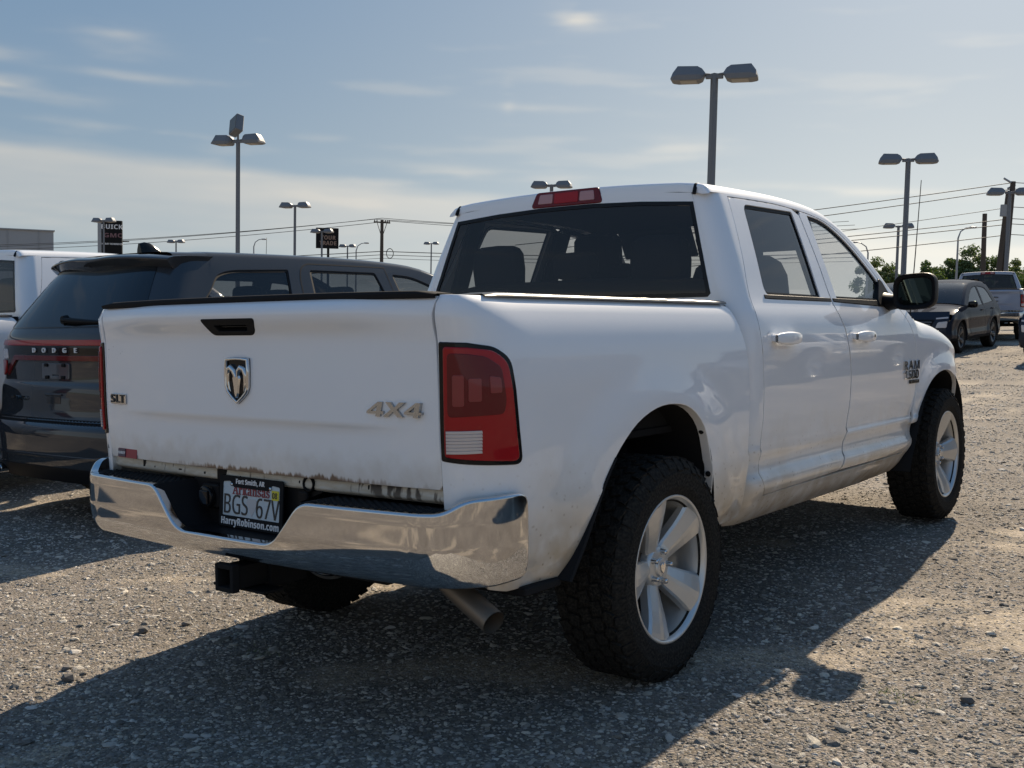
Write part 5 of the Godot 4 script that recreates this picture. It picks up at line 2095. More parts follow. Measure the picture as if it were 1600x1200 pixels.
func grey_suv() -> Node3D:
	var D := {
		"len": 5.1, "wheels": [-1.06, -4.10], "paint": M.grey_paint, "nose": 0.98, "roof_rows": 16, "seat": -2.45, "mirror": Vector2(-3.48, 1.20), "dark_wheels": true, "crown": 0.012,
		"x": tab([0.20, 0.82, 0.30, 0.90, 0.40, 0.945, 0.55, 0.962, 0.75, 0.968, 0.90, 0.964, 0.96, 0.958, 1.08, 0.955, 1.18, 0.942, 1.25, 0.925, 1.31, 0.900, 1.45, 0.835, 1.62, 0.752, 1.72, 0.702, 1.80, 0.655]),
		"zr": tab([0.20, -0.16, 0.30, -0.07, 0.42, -0.01, 0.50, 0.0, 0.60, 0.0, 0.66, -0.010, 0.685, -0.035, 0.71, -0.078, 0.76, -0.092, 0.90, -0.102, 0.925, -0.108, 0.955, -0.125, 1.05, -0.130, 1.17, -0.128, 1.25, -0.140, 1.31, -0.170, 1.45, -0.265, 1.62, -0.390, 1.72, -0.470, 1.80, -0.53]),
		"zf": tab([0.2, 0.10, 0.5, 0.0, 0.8, 0.0, 1.0, 0.10, 1.3, 0.2]),
		"rail": curve(P([-0.10, 1.765, -0.7, 1.773, -1.3, 1.775, -2.0, 1.768, -2.6, 1.745, -3.0, 1.700, -3.4, 1.560, -3.75, 1.38, -4.02, 1.19]), 3),
		"hood": P([-4.4, 1.12, -4.7, 1.05, -4.98, 0.92]),
		"windows": [rounded(P([-0.30, 1.30, -0.50, 1.48, -0.80, 1.64, -1.02, 1.688, -1.545, 1.700, -1.44, 1.30]), [0.04, 0.05, 0.1, 0.08, 0.02, 0.02]), rounded(P([-1.66, 1.29, -1.745, 1.700, -2.44, 1.690, -2.52, 1.29]), 0.03), rounded(P([-2.66, 1.29, -2.62, 1.680, -2.85, 1.665, -3.10, 1.575, -3.50, 1.32, -3.52, 1.28]), [0.02, 0.03, 0.1, 0.1, 0.02, 0.02])],
		"gaps": [curve(P([-1.60, 0.45, -1.50, 0.75, -1.47, 1.0, -1.56, 1.28, -1.60, 1.50, -1.64, 1.66, -1.72, 1.735, -1.90, 1.742, -2.56, 1.730]), 4), P([-2.56, 1.730, -2.58, 1.3, -2.56, 0.8, -2.55, 0.42])],
		"handles": [Vector2(-1.72, 1.08), Vector2(-2.75, 1.06)],
	}
	var t := make_car(D, "estate_car", "dark grey SUV parked left of the white pickup, bare plate bracket", "suv")
	var F := car_fns(D)
	var B := Vector3(0, 0.1, 1)
	var UV := Vector4(0, 0, 1, 1)
	var off := func(by: float) -> Callable: return sunk(F.rear, B, by)
	# roof spoiler: a thick wing that overhangs the window
	var mb := MB.new()
	var rows := []
	for i in 31:
		var u := i / 15.0 - 1.0
		var a := absf(u)
		var x := u * 0.70
		var yt := 1.812 - 0.030 * pow(a, 2.5) - 0.010 * exp(-pow(u / 0.22, 2.0))
		var ze := -0.400 - 0.13 * pow(a, 2.6)
		rows.append([Vector3(x, yt + 0.004 - 0.01 * pow(a, 6.0), -0.90), Vector3(x, yt + 0.004 - 0.01 * pow(a, 6.0), -0.70), Vector3(x, yt - 0.012, ze - 0.05), Vector3(x, yt - 0.026, ze - 0.006), Vector3(x, yt - 0.034, ze), Vector3(x, yt - 0.044, ze - 0.004), Vector3(x * 0.985, yt - 0.10 + 0.02 * a, ze - 0.035), Vector3(x * 0.96, 1.655 + 0.02 * a, ze - 0.085), Vector3(x * 0.95, 1.64 + 0.02 * a, ze - 0.12), Vector3(x * 0.95, 1.65, -0.75)])
	mb.grid(rows, false, true)
	mb.face(rows[0])
	mb.face(rows[30], true)
	part(t, "roof_spoiler", mb, M.grey_paint)
	# roof aerial
	mb = MB.new()
	var fin := []
	for i in 6:
		var u := i / 5.0
		var z := -0.80 - 0.23 * u
		var h: float = [0.095, 0.105, 0.098, 0.072, 0.04, 0.006][i]
		var w: float = [0.030, 0.038, 0.038, 0.034, 0.026, 0.008][i]
		fin.append([Vector3(-w, 1.806, z), Vector3(-w * 0.75, 1.806 + h * 0.55, z), Vector3(-w * 0.3, 1.806 + h * 0.95, z), Vector3(0, 1.806 + h, z), Vector3(w * 0.3, 1.806 + h * 0.95, z), Vector3(w * 0.75, 1.806 + h * 0.55, z), Vector3(w, 1.806, z)])
	mb.grid(fin, false, true)
	mb.face(fin[0], true)
	part(t, "roof_aerial", mb, M.black_gloss)
	# wiper
	mb = MB.new()
	var wp: Vector3 = F.rear.call(0.03, 1.365)
	mb.tube([wp + Vector3(0, 0, 0.0), wp + Vector3(0, 0, 0.035)], [0.035, 0.028], 12)
	mb.tube([wp + Vector3(0, 0, 0.03), wp + Vector3(0.12, -0.008, 0.030), wp + Vector3(0.42, -0.02, 0.012)], [0.018, 0.020, 0.010], 8)
	part(t, "rear_wiper", mb, M.black)
	# full-width tail lamp: red band round a dark panel
	mb = MB.new()
	mb.patch(P([-0.90, 1.222, 0.90, 1.222, 0.90, 1.03, 0.80, 0.985, 0.70, 1.005, 0.56, 1.118, -0.56, 1.118, -0.70, 1.005, -0.80, 0.985, -0.90, 1.03]), off.call(0.006), Vector2(0.05, 0.02), B, [], UV, 0.012, 0.004)
	var lamp := part(t, "tail_lamp", mb, M.black_gloss)
	var bands := [[P([-0.90, 1.230, -0.90, 1.198, 0.90, 1.198, 0.90, 1.230]), M.red], [P([-0.58, 1.128, -0.73, 1.012, -0.715, 0.985, -0.555, 1.098, 0.555, 1.098, 0.715, 0.985, 0.73, 1.012, 0.58, 1.128]), M.red_deep]]
	for s in [-1, 1]:
		bands.append([rounded(P([s * 0.745, 1.09, s * 0.755, 1.008, s * 0.82, 0.985, s * 0.90, 1.02, s * 0.90, 1.09]), 0.01), M.red])
		bands.append([rounded(P([s * 0.70, 1.105, s * 0.72, 1.168, s * 0.90, 1.168, s * 0.90, 1.105]), 0.01), M.lamp_clear])
	for b in bands:
		mb = MB.new()
		mb.patch(b[0], off.call(0.012), Vector2(0.05, 0.02), B, [], UV, 0.006, 0.003)
		part(lamp, "lamp_lens", mb, b[1])
	var i := 0
	for c in ["D", "O", "D", "G", "E"]:
		var p: Vector3 = off.call(0.014).call(-0.265 + 0.1335 * i, 1.165)
		text(lamp, "lamp_letter", c, 0.032, 0.008, M.white_letter, Transform3D(Basis(), p), 1.5, true)
		i += 1
	# plate bracket, handle, badges
	mb = MB.new()
	mb.patch(rounded(P([-0.48, 1.085, 0.48, 1.085, 0.66, 0.962, -0.66, 0.962]), 0.02), off.call(0.002), Vector2(0.05, 0.02), B, [], UV, 0.004, 0.002)
	var rec := part(t, "plate_recess", mb, M.grey_paint)
	mb = MB.new()
	mb.patch(rounded(P([-0.17, 1.075, 0.17, 1.075, 0.17, 0.975, -0.17, 0.975]), 0.01), off.call(0.012), Vector2(0.1, 0.05), B, [rounded(P([-0.045, 0.992, 0.045, 0.992, 0.045, 1.004, -0.045, 1.004]), 0.003)], UV, 0.01, 0.003)
	part(rec, "plate_bracket", mb, mat(Color(0.05, 0.06, 0.075), 0.3, 0.3, 1.0))
	for q in [[-0.11, 1.066], [0.11, 1.066], [-0.10, 0.985], [0.10, 0.985]]:
		mb = MB.new()
		var p: Vector3 = off.call(0.014).call(q[0], q[1])
		mb.box(Transform3D(Basis(), p), Vector3(0.04, 0.022, 0.016), 0.004)
		part(rec, "bracket_clip", mb, M.black)
	mb = MB.new()
	var hp: Vector3 = off.call(0.0).call(0.0, 0.835)
	mb.box(Transform3D(Basis(), hp + Vector3(0, 0.035, 0.004)), Vector3(0.20, 0.012, 0.012), 0.004)
	mb.box(Transform3D(Basis(), hp), Vector3(0.17, 0.05, 0.008), 0.004)
	part(t, "tailgate_grip", mb, M.grey_paint)
	var bp: Vector3 = off.call(0.003).call(-0.48, 0.838)
	text(t, "name_badge", "DURANGO", 0.026, 0.006, M.chrome, Transform3D(Basis(Vector3.UP, -0.12), bp), 1.5, true)
	# bumper step and its dots, reflectors, exhaust tips
	mb = MB.new()
	for k in 46:
		var q := -0.84 + 1.68 * k / 45.0
		for r in 2:
			var p: Vector3 = F.rear.call(q + 0.008 * r, 0.692 + 0.012 * r)
			mb.box(Transform3D(Basis(Vector3.UP, 0.5), p + Vector3(0, 0.004, 0)), Vector3(0.020, 0.012, 0.010), 0.0)
	var st := part(t, "bumper_step", mb, M.black_rough)
	st.set_meta("kind", "stuff")
	mb = MB.new()
	mb.patch(P([-0.80, 0.468, 0.80, 0.468, 0.80, 0.482, -0.80, 0.482]), off.call(0.006), Vector2(0.06, 0.02), B, [], UV, 0.01, 0.004)
	part(t, "bumper_strip", mb, M.grey_paint)
	mb = MB.new()
	mb.patch(P([-0.90, 0.30, 0.90, 0.30, 0.90, 0.345, 0.60, 0.40, -0.60, 0.40, -0.90, 0.345]), off.call(0.005), Vector2(0.06, 0.03), B, [], UV, 0.01, 0.003)
	part(t, "lower_valance", mb, M.black)
	for s in [-1, 1]:
		mb = MB.new()
		mb.tube([Vector3(s * 0.66, 0.345, -0.35), Vector3(s * 0.66, 0.345, -0.03), Vector3(s * 0.66, 0.345, -0.02)], [0.05, 0.05, 0.046], 16, false, Vector2(1.6, 0.8))
		part(t, "exhaust_tip", mb, M.chrome)
	return t


func dark_suv(label: String, group: String) -> Node3D:
	var D := {
		"len": 4.62, "wheels": [-0.92, -3.68], "paint": M.blue_grey_paint, "nose": 0.98, "roof_rows": 14, "seat": -2.15, "mirror": Vector2(-3.08, 1.08), "mirror_paint": M.black_gloss, "dark_wheels": true,
		"x": tab([0.20, 0.82, 0.30, 0.88, 0.42, 0.915, 0.55, 0.905, 0.70, 0.915, 0.80, 0.935, 0.86, 0.930, 0.95, 0.915, 1.04, 0.885, 1.20, 0.82, 1.40, 0.74, 1.55, 0.67, 1.66, 0.60]),
		"zr": tab([0.20, -0.12, 0.35, -0.03, 0.5, 0.0, 0.70, -0.02, 0.9, -0.06, 1.05, -0.10, 1.31, -0.28, 1.55, -0.45, 1.66, -0.55]),
		"zf": tab([0.2, 0.14, 0.35, 0.04, 0.5, 0.0, 0.7, 0.02, 0.85, 0.08, 1.0, 0.20, 1.2, 0.3]),
		"rail": curve(P([-0.35, 1.565, -0.8, 1.600, -1.3, 1.618, -1.8, 1.612, -2.2, 1.575, -2.6, 1.455, -3.0, 1.265, -3.32, 1.08]), 3),
		"hood": P([-3.7, 1.045, -4.1, 0.99, -4.42, 0.90]),
		"windows": [rounded(P([-0.62, 1.14, -0.80, 1.36, -1.05, 1.50, -1.62, 1.550, -1.66, 1.08]), [0.03, 0.06, 0.08, 0.02, 0.02]), rounded(P([-1.76, 1.07, -1.74, 1.545, -2.15, 1.505, -2.55, 1.36, -3.02, 1.09, -3.0, 1.05]), [0.02, 0.03, 0.1, 0.1, 0.02, 0.02])],
		"gaps": [P([-1.70, 1.56, -1.71, 1.0, -1.66, 0.6, -1.70, 0.40]), curve(P([-3.05, 1.03, -3.06, 0.8, -2.98, 0.55, -2.82, 0.40]), 4), curve(P([-0.72, 1.10, -0.95, 0.98, -1.28, 0.72, -1.36, 0.45]), 4)],
		"handles": [Vector2(-1.02, 0.98), Vector2(-1.98, 0.96)],
	}
	var t := make_car(D, "compact_suv", label, "suv", group)
	var F := car_fns(D)
	var B := Vector3(0, 0.1, -1)
	var UV := Vector4(0, 0, 1, 1)
	var off := func(by: float) -> Callable: return sunk(F.front, B, by)
	var mb := MB.new()
	mb.patch(rounded(P([-0.62, 0.80, 0.62, 0.80, 0.48, 0.48, -0.48, 0.48]), 0.04), off.call(0.006), Vector2(0.06, 0.04), B, [], UV, 0.02, 0.004)
	var gr := part(t, "front_grille", mb, M.black)
	for k in 5:
		mb = MB.new()
		mb.patch(P([-0.55 + 0.02 * (4 - k), 0.54 + 0.05 * k, 0.55 - 0.02 * (4 - k), 0.54 + 0.05 * k, 0.55 - 0.02 * (4 - k), 0.553 + 0.05 * k, -0.55 + 0.02 * (4 - k), 0.553 + 0.05 * k]), off.call(0.012), Vector2(0.06, 0.04), B, [], UV, 0.006, 0.002)
		part(gr, "grille_bar", mb, M.grey_metal)
	for s in [-1, 1]:
		mb = MB.new()
		mb.patch(rounded(P([s * 0.66, 0.62, s * 0.70, 0.74, s * 0.90, 0.76, s * 0.90, 0.62]), 0.03), off.call(0.006), Vector2(0.06, 0.04), B, [], UV, 0.01, 0.004)
		part(t, "headlight", mb, M.lamp_clear)
		mb = MB.new()
		mb.patch(rounded(P([s * 0.64, 0.815, s * 0.64, 0.84, s * 0.90, 0.86, s * 0.90, 0.83]), 0.006), off.call(0.004), Vector2(0.06, 0.04), B, [], UV, 0.01, 0.004)
		part(t, "running_light", mb, M.lamp_clear)
	mb = MB.new()
	mb.patch(P([-0.80, 0.31, 0.80, 0.31, 0.70, 0.43, -0.70, 0.43]), off.call(0.005), Vector2(0.06, 0.03), B, [], UV, 0.01, 0.003)
	part(t, "lower_intake", mb, M.black_rough)
	mb = MB.new()
	mb.box(X(0, 0.885, -4.36), Vector3(0.12, 0.05, 0.02), 0.01)
	part(t, "bonnet_badge", mb, M.chrome)
	for s in [-1, 1]:
		mb = MB.new()
		mb.patch(rounded(P([s * 0.55, 0.99, s * 0.55, 1.03, s * 0.90, 1.05, s * 0.90, 0.84, s * 0.80, 0.84, s * 0.78, 0.97]), 0.01), sunk(F.rear, Vector3(0, 0.1, 1), 0.005), Vector2(0.06, 0.03), Vector3(0, 0.1, 1), [], UV, 0.01, 0.003)
		part(t, "tail_lamp", mb, M.red)
	return t
# ---------------------------------------------------------------- street furniture and the far background
func copy(o: Node3D, xf: Transform3D, label: String, group := "") -> Node3D:
	var r: Node3D = o.duplicate()
	r.name = String(o.name).rstrip("0123456789")
	r.transform = xf
	add_child(r, true)
	r.set_meta("label", label)
	if group:
		r.set_meta("group", group)
	return r


func lamp_head(mb: MB, xf: Transform3D) -> void:   # shoebox head reaching out along +x from the pole
	var rows := []
	for q in [[0.07, 0.05, 0.03, 0.045], [0.16, 0.06, 0.03, 0.055], [0.22, 0.15, -0.055, 0.12], [0.30, 0.20, -0.075, 0.155], [0.66, 0.20, -0.075, 0.165], [0.75, 0.185, -0.065, 0.06], [0.78, 0.17, -0.055, -0.01]]:
		var x: float = q[0]
		var w: float = q[1]
		var lo: float = q[2]
		var hi: float = q[3]
		rows.append([xf * Vector3(x, lo, -w), xf * Vector3(x, lerpf(lo, hi, 0.35), -w * 1.04), xf * Vector3(x, hi, -w * 0.62), xf * Vector3(x, hi, w * 0.62), xf * Vector3(x, lerpf(lo, hi, 0.35), w * 1.04), xf * Vector3(x, lo, w)])
	for i in rows.size() - 1:
		for j in 6:
			var k := (j + 1) % 6
			mb.face([rows[i][j], rows[i + 1][j], rows[i + 1][k], rows[i][k]], true)
	mb.face(rows[6])
	mb.face(rows[0], true)


func make_lamp_post(label: String, h: float) -> Node3D:
	var t := thing("lamp_post", label, "lamp post", Transform3D(), "twin-headed lamp posts of the lot")
	var mb := MB.new()
	mb.tube([Vector3(0, 0, 0), Vector3(0, h + 0.06, 0)], [0.088, 0.078], 4)
	part(t, "pole", mb, M.grey_metal)
	mb = MB.new()
	mb.tube([Vector3(0, -0.2, 0), Vector3(0, 0.45, 0)], 0.22, 16)
	part(t, "pole_footing", mb, M.building)
	for s in [0.0, PI]:
		mb = MB.new()
		lamp_head(mb, Transform3D(Basis(Vector3.UP, s) * Basis.from_scale(Vector3(1.12, 1.25, 1.15)), Vector3(0, h, 0)))
		mb.box(Transform3D(Basis(Vector3.UP, s), Vector3(0, h, 0)) * X(0.08, 0.0, 0), Vector3(0.20, 0.09, 0.08), 0.01)
		var hd := part(t, "lamp_head", mb, M.grey_metal)
		mb = MB.new()
		mb.box(Transform3D(Basis(Vector3.UP, s), Vector3(0, h, 0)) * X(0.52, -0.096, 0), Vector3(0.34, 0.016, 0.34), 0.004)
		part(hd, "lamp_lens", mb, M.lamp_end)
	return t


func wire(called: String, a: Vector3, b: Vector3, sag: float, r: float, label: String) -> void:
	var path := []
	for i in 25:
		var u := i / 24.0
		path.append(a.lerp(b, u) - Vector3(0, sag * 4.0 * u * (1.0 - u), 0))
	var mb := MB.new()
	mb.tube(path, r, 5, false)
	var o := MeshInstance3D.new()
	o.name = called
	o.mesh = mb.mesh()
	o.material_override = M.wire
	add_child(o, true)
	tag(o, label, "cable", "overhead cables")


func gpos(x: float, z: float) -> Vector3:
	return Vector3(x, ground_y(x, z), z)


func pole_thing(called: String, label: String, cat: String, base: Vector3, top: Vector3, r0: float, r1: float, m: Material) -> Node3D:
	var t := thing(called, label, cat, Transform3D(Basis(), base))
	var mb := MB.new()
	mb.tube([Vector3(0, -0.3, 0), (top - base) * 0.5, top - base], [r0, (r0 + r1) * 0.5, r1], 10)
	part(t, "pole", mb, m)
	return t


func tree(label: String, x: float, z: float, h: float, rad: float, sd: int, cat := "tree") -> void:
	var r := RandomNumberGenerator.new()
	r.seed = sd
	var t := thing("broadleaf_tree", label, cat, Transform3D(Basis(Vector3.UP, r.randf() * TAU), gpos(x, z)), "trees behind the far cars")
	var mb := MB.new()
	mb.tube([Vector3(0, -0.2, 0), Vector3(0.05, h * 0.25, 0), Vector3(0.0, h * 0.55, 0.05), Vector3(0.1, h * 0.8, 0)], [0.16, 0.13, 0.08, 0.03], 8)
	for i in 7:
		var a := TAU * i / 7.0 + r.randf()
		var y0 := h * r.randf_range(0.2, 0.55)
		mb.tube([Vector3(0.03, y0, 0), Vector3(cos(a) * rad * 0.4, y0 + h * 0.15, sin(a) * rad * 0.4), Vector3(cos(a) * rad * 0.8, y0 + h * 0.25, sin(a) * rad * 0.8)], [0.06, 0.04, 0.015], 5)
	part(t, "trunk", mb, M.bark)
	mb = MB.new()
	var clumps := []
	for i in 40:
		var d := Vector3(r.randfn(), r.randfn() * 0.75, r.randfn()).normalized() * pow(r.randf(), 0.4)
		clumps.append([Vector3(d.x * rad, h * 0.50 + d.y * h * 0.46, d.z * rad), r.randf_range(0.25, 0.6) * rad * 0.55])
	for c in clumps:
		for k in 190:
			var d := Vector3(r.randfn(), r.randfn() * 0.8, r.randfn()).normalized() * pow(r.randf(), 0.45)
			var p: Vector3 = c[0] + d * c[1]
			if p.y < 0.15:
				continue
			var n := (d + Vector3(r.randfn(), r.randfn(), r.randfn()) * 0.5).normalized()
			var u := n.cross(Vector3(r.randfn(), r.randfn(), r.randfn())).normalized()
			var w := n.cross(u)
			var s := r.randf_range(0.07, 0.15)
			var b := mb.v.size()
			for q in [[-1, 0], [0, -0.55], [1, 0], [0, 0.55]]:
				mb.vert(p + u * q[0] * s + w * q[1] * s, n)
			mb.tri(b, b + 1, b + 2)
			mb.tri(b, b + 2, b + 3)
	part(t, "crown", mb, M.leaf[sd % 3])


func background() -> void:
	# lamp posts: x, z, height, label
	var posts := [
		[-7.46, -16.98, 6.00, "near tall lamp post rising behind the pickup cab roof"],
		[-24.83, -18.88, 6.55, "lamp post with an extra floodlight on top, left of the pickup cab"],
		[-7.84, -31.13, 5.46, "tall lamp post just right of the pickup above its mirror"],
		[-17.84, -62.28, 5.40, "smaller far lamp post beside the tall one above the mirror"],
		[-7.89, -44.85, 5.38, "lamp post next to the wooden utility poles at the right edge"],
		[-41.42, -36.09, 6.65, "lamp post between the floodlit one and the lit message board"],
		[-63.34, -38.77, 7.28, "lamp post standing in front of the tall dark dealer sign"],
		[-81.69, -57.83, 7.54, "small far lamp post right of the grey SUV roof aerial"],
		[-56.27, -51.98, 6.85, "lamp post in front of the message board"],
		[-74.70, -72.70, 7.45, "small far lamp post between message board and utility pole"],
		[-77.35, -88.24, 8.45, "farthest lamp post close to the pickup's left roof edge"],
		[-23.85, -34.73, 6.20, "lamp post of which only the heads show over the pickup roof"],
	]
	var first: Node3D
	var turns := [0.42, 0.50, 0.42, 0.42, 0.42, 0.50, 0.50, 0.50, 0.50, 0.50, 0.50, 0.42]
	for i in posts.size():
		var p: Array = posts[i]
		var xf := Transform3D(Basis(Vector3.UP, YAW - turns[i] + 0.15), gpos(p[0], p[1]))
		var t := make_lamp_post(p[3], p[2])
		t.transform = xf
		if i == 1:
			var mb := MB.new()
			mb.tube([Vector3(0, p[2], 0), Vector3(0, p[2] + 0.22, 0)], 0.035, 8)
			var bx := Transform3D(Basis.from_euler(Vector3(-0.25, -0.55, 0.36)), Vector3(-0.06, p[2] + 0.50, 0))
			mb.box(bx, Vector3(0.50, 0.58, 0.26), 0.03)
			var fl := part(t, "floodlight", mb, M.grey_metal)
			mb = MB.new()
			mb.box(bx * X(0, 0, 0.133), Vector3(0.42, 0.50, 0.012), 0.004)
			part(fl, "floodlight_lens", mb, mat(Color(0.11, 0.10, 0.08), 0.25))
	# dealer pylon
	var t := thing("dealer_sign", "tall dark dealer sign with white lettering at the far left", "sign", Transform3D(Basis(Vector3.UP, 0.80), gpos(-77.7, -48.6)))
	var h0 := 8.25 - ground_y(-77.7, -48.6)
	var mb := MB.new()
	mb.box(X(0.10, h0 * 0.5, 0), Vector3(1.60, h0, 0.34), 0.02)
	part(t, "sign_panel", mb, M.black)
	mb = MB.new()
	mb.box(X(-0.86, h0 * 0.5, 0.0), Vector3(0.30, h0 + 0.05, 0.42), 0.02)
	part(t, "sign_edge", mb, M.galv)
	text(t, "sign_letters", "BUICK", 0.36, 0.05, M.white_letter, X(0.10, h0 - 0.52, 0.18), 1.15, true)
	text(t, "sign_letters", "GMC", 0.34, 0.05, mat(Color(0.20, 0.10, 0.11), 0.5), X(0.20, h0 - 1.22, 0.18), 1.4, true)
	text(t, "sign_letters", "HARRY ROBINSON", 0.14, 0.05, M.white_letter, X(0.15, h0 - 1.92, 0.18), 1.0, true)
	# message board
	t = thing("message_board", "dark message board on a single post, left of the utility pole", "sign", Transform3D(Basis(Vector3.UP, 0.86), gpos(-78.1, -73.2)))
	h0 = 9.45 - ground_y(-78.1, -73.2)
	mb = MB.new()
	mb.tube([Vector3(0.1, 0, 0), Vector3(0.1, h0 - 1.8, 0)], 0.13, 10)
	part(t, "post", mb, M.black)
	mb = MB.new()
	mb.box(X(0, h0 - 1.0, 0), Vector3(2.25, 2.05, 0.30), 0.03)
	part(t, "sign_panel", mb, M.black)
	for q in [["YOUR", -0.95], ["TRADE", -1.50]]:
		text(t, "sign_letters", q[0], 0.40, 0.04, mat(Color(0.30, 0.20, 0.15), 0.6), X(0.08, h0 + q[1], 0.17), 1.0, true)
	# long low building
	t = thing("metal_building", "long low pale grey metal building at the left edge", "building", Transform3D(Basis(Vector3.UP, 1.10), gpos(-109.8, -62.3)))
	var bh := 9.25 - ground_y(-109.8, -62.3)
	mb = MB.new()
	mb.box(X(-17.0, bh * 0.5, -8.0), Vector3(34.0, bh, 16.0), 0.0)
	part(t, "wall", mb, M.building)
	mb = MB.new()
	mb.box(X(-17.0, bh + 0.06, -8.0), Vector3(34.3, 0.14, 16.3), 0.02)
	part(t, "roof", mb, M.galv)
	for i in 11:
		mb = MB.new()
		mb.box(X(-32.5 + 3.1 * i, bh * 0.5, 0.03), Vector3(0.12, bh - 0.2, 0.06), 0.01)
		part(t, "wall_rib", mb, M.galv)
	for i in 3:
		mb = MB.new()
		mb.box(X(-29.0 + 8.0 * i, 2.0, 0.03), Vector3(3.6, 4.0, 0.10), 0.02)
		part(t, "roller_door", mb, M.white_letter)
	# left utility pole
	var b := gpos(-63.31, -65.64)
	t = pole_thing("utility_pole", "wooden utility pole with crossarm left of the pickup cab", "utility pole", b, Vector3(-63.31, 9.15, -65.64), 0.19, 0.14, M.wood)
	mb = MB.new()
	var ca := Basis(Vector3.UP, YAW + 0.35)
	mb.box(Transform3D(ca * Basis(Vector3.BACK, -0.02), Vector3(0, 8.95 - b.y, 0)), Vector3(1.45, 0.12, 0.12), 0.01)
	for s in [-0.66, -0.45, 0.3, 0.5, 0.66]:
		mb.tube([ca * Vector3(s, 0, 0) + Vector3(0, 9.0 - b.y, 0), ca * Vector3(s, 0, 0) + Vector3(0, 9.15 - b.y, 0)], 0.045, 6)
	for s in [-1.0, 1.0]:
		mb.tube([ca * Vector3(s * 0.45, 0, 0) + Vector3(0, 8.95 - b.y, 0), Vector3(0, 7.6 - b.y, 0)], 0.03, 5)
	part(t, "crossarm", mb, M.wood)
	t = thing("cable_coil", "ring of spare cable hanging beside the left utility pole", "cable coil", Transform3D(Basis(), Vector3(-62.72, 6.28, -66.05)))
	mb = MB.new()
	var ring := []
	var rv := Vector3(cos(YAW), 0, -sin(YAW))
	for k in 25:
		ring.append(rv * cos(TAU * k / 24.0) * 0.30 + Vector3.UP * sin(TAU * k / 24.0) * 0.42)
	mb.tube(ring, 0.035, 6, false)
	part(t, "coil", mb, M.wire)
	# right utility poles
	var e := gpos(-9.43, -52.36)
	t = pole_thing("utility_pole", "taller of two leaning wooden utility poles at the right edge", "utility pole", e + Vector3(-0.25, 0, 0.15), Vector3(-9.43, 8.05, -52.36), 0.16, 0.12, M.wood)
	mb = MB.new()
	mb.tube([Vector3(0.2, 6.5, 0), Vector3(-0.12, 6.72, 0.1)], 0.05, 6)
	mb.tube([Vector3(0.0, 6.25, -0.2), Vector3(0.35, 6.42, -0.2)], 0.05, 6)
	part(t, "insulator", mb, M.galv)
	e = gpos(-9.95, -51.95)
	t = pole_thing("utility_pole", "shorter leaning wooden utility pole with a grey transformer", "utility pole", e, Vector3(-9.58, 7.60, -52.2), 0.14, 0.11, M.wood)
	mb = MB.new()
	mb.tube([Vector3(0.30, 4.9, 0.2), Vector3(0.32, 5.45, 0.2)], 0.17, 12)
	part(t, "transformer", mb, M.galv)
	pole_thing("utility_pole", "plain short wooden pole in front of the trees", "utility pole", gpos(-12.42, -60.12), Vector3(-12.49, 7.3, -60.07), 0.15, 0.12, M.wood)
	# distant pole at far left
	t = pole_thing("utility_pole", "tiny far utility pole right of the metal building", "utility pole", gpos(-133.0, -86.0), Vector3(-133.0, 10.4, -86.0), 0.2, 0.15, M.wood)
	mb = MB.new()
	mb.box(Transform3D(Basis(Vector3.UP, YAW), Vector3(0, 10.2 - ground_y(-133.0, -86.0), 0)), Vector3(2.2, 0.14, 0.14), 0.0)
	part(t, "crossarm", mb, M.wood)
	# road lamps
	for q in [[-17.72, -74.9, 7.78, -0.5, "curved road lamp in front of the far trees"], [-24.34, -76.18, 6.96, 0.55, "thin road lamp seen beside the pickup's windscreen"], [-82.5, -67.5, 8.05, -0.5, "thin road lamp above the grey SUV roof"], [-72.9, -72.1, 7.75, -0.5, "thin road lamp right of the message board"]]:
		var bs := gpos(q[0], q[1])
		t = thing("road_lamp", q[4], "street lamp", Transform3D(Basis(Vector3.UP, YAW), bs))
		var hh: float = q[2] - bs.y
		mb = MB.new()
		mb.tube([Vector3(0, 0, 0), Vector3(0, hh * 0.6, 0), Vector3(0, hh - 0.7, 0), Vector3(-q[3] * 0.3, hh - 0.25, 0), Vector3(-q[3] * 1.0, hh, 0), Vector3(-q[3] * 1.7, hh + 0.06, 0)], [0.10, 0.075, 0.06, 0.045, 0.04, 0.03], 8)
		part(t, "pole", mb, M.galv)
		mb = MB.new()
		puff(mb, X(-q[3] * 2.0, hh + 0.05, 0), Vector3(0.5, 0.13, 0.24))
		part(t, "lamp_head", mb, M.galv)
	# cables
	var L0 := Vector3(-63.31, 9.2, -65.64)
	var far_l := Vector3(-150.0, 8.0, -40.0)
	for k in 3:
		var o := ca * Vector3([-0.66, 0.0, 0.66][k], 0, 0)
		wire("overhead_cable", L0 + o + Vector3(0, [0.0, 0.12, -0.1][k], 0), Vector3(-31.0, 10.0, -92.0) + o + Vector3(0, -0.3 * k, 0), 0.7, 0.022, ["upper cable right of the left utility pole", "middle cable right of the left utility pole", "lower cable right of the left utility pole"][k])
		wire("overhead_cable", L0 + o + Vector3(0, [0.0, 0.12, -0.1][k], 0), far_l + o * 3.0 + Vector3(0, -0.25 * k, 0), 1.6, 0.026, ["upper cable running left over the grey SUV", "middle cable running left over the grey SUV", "lower cable running left over the grey SUV"][k])
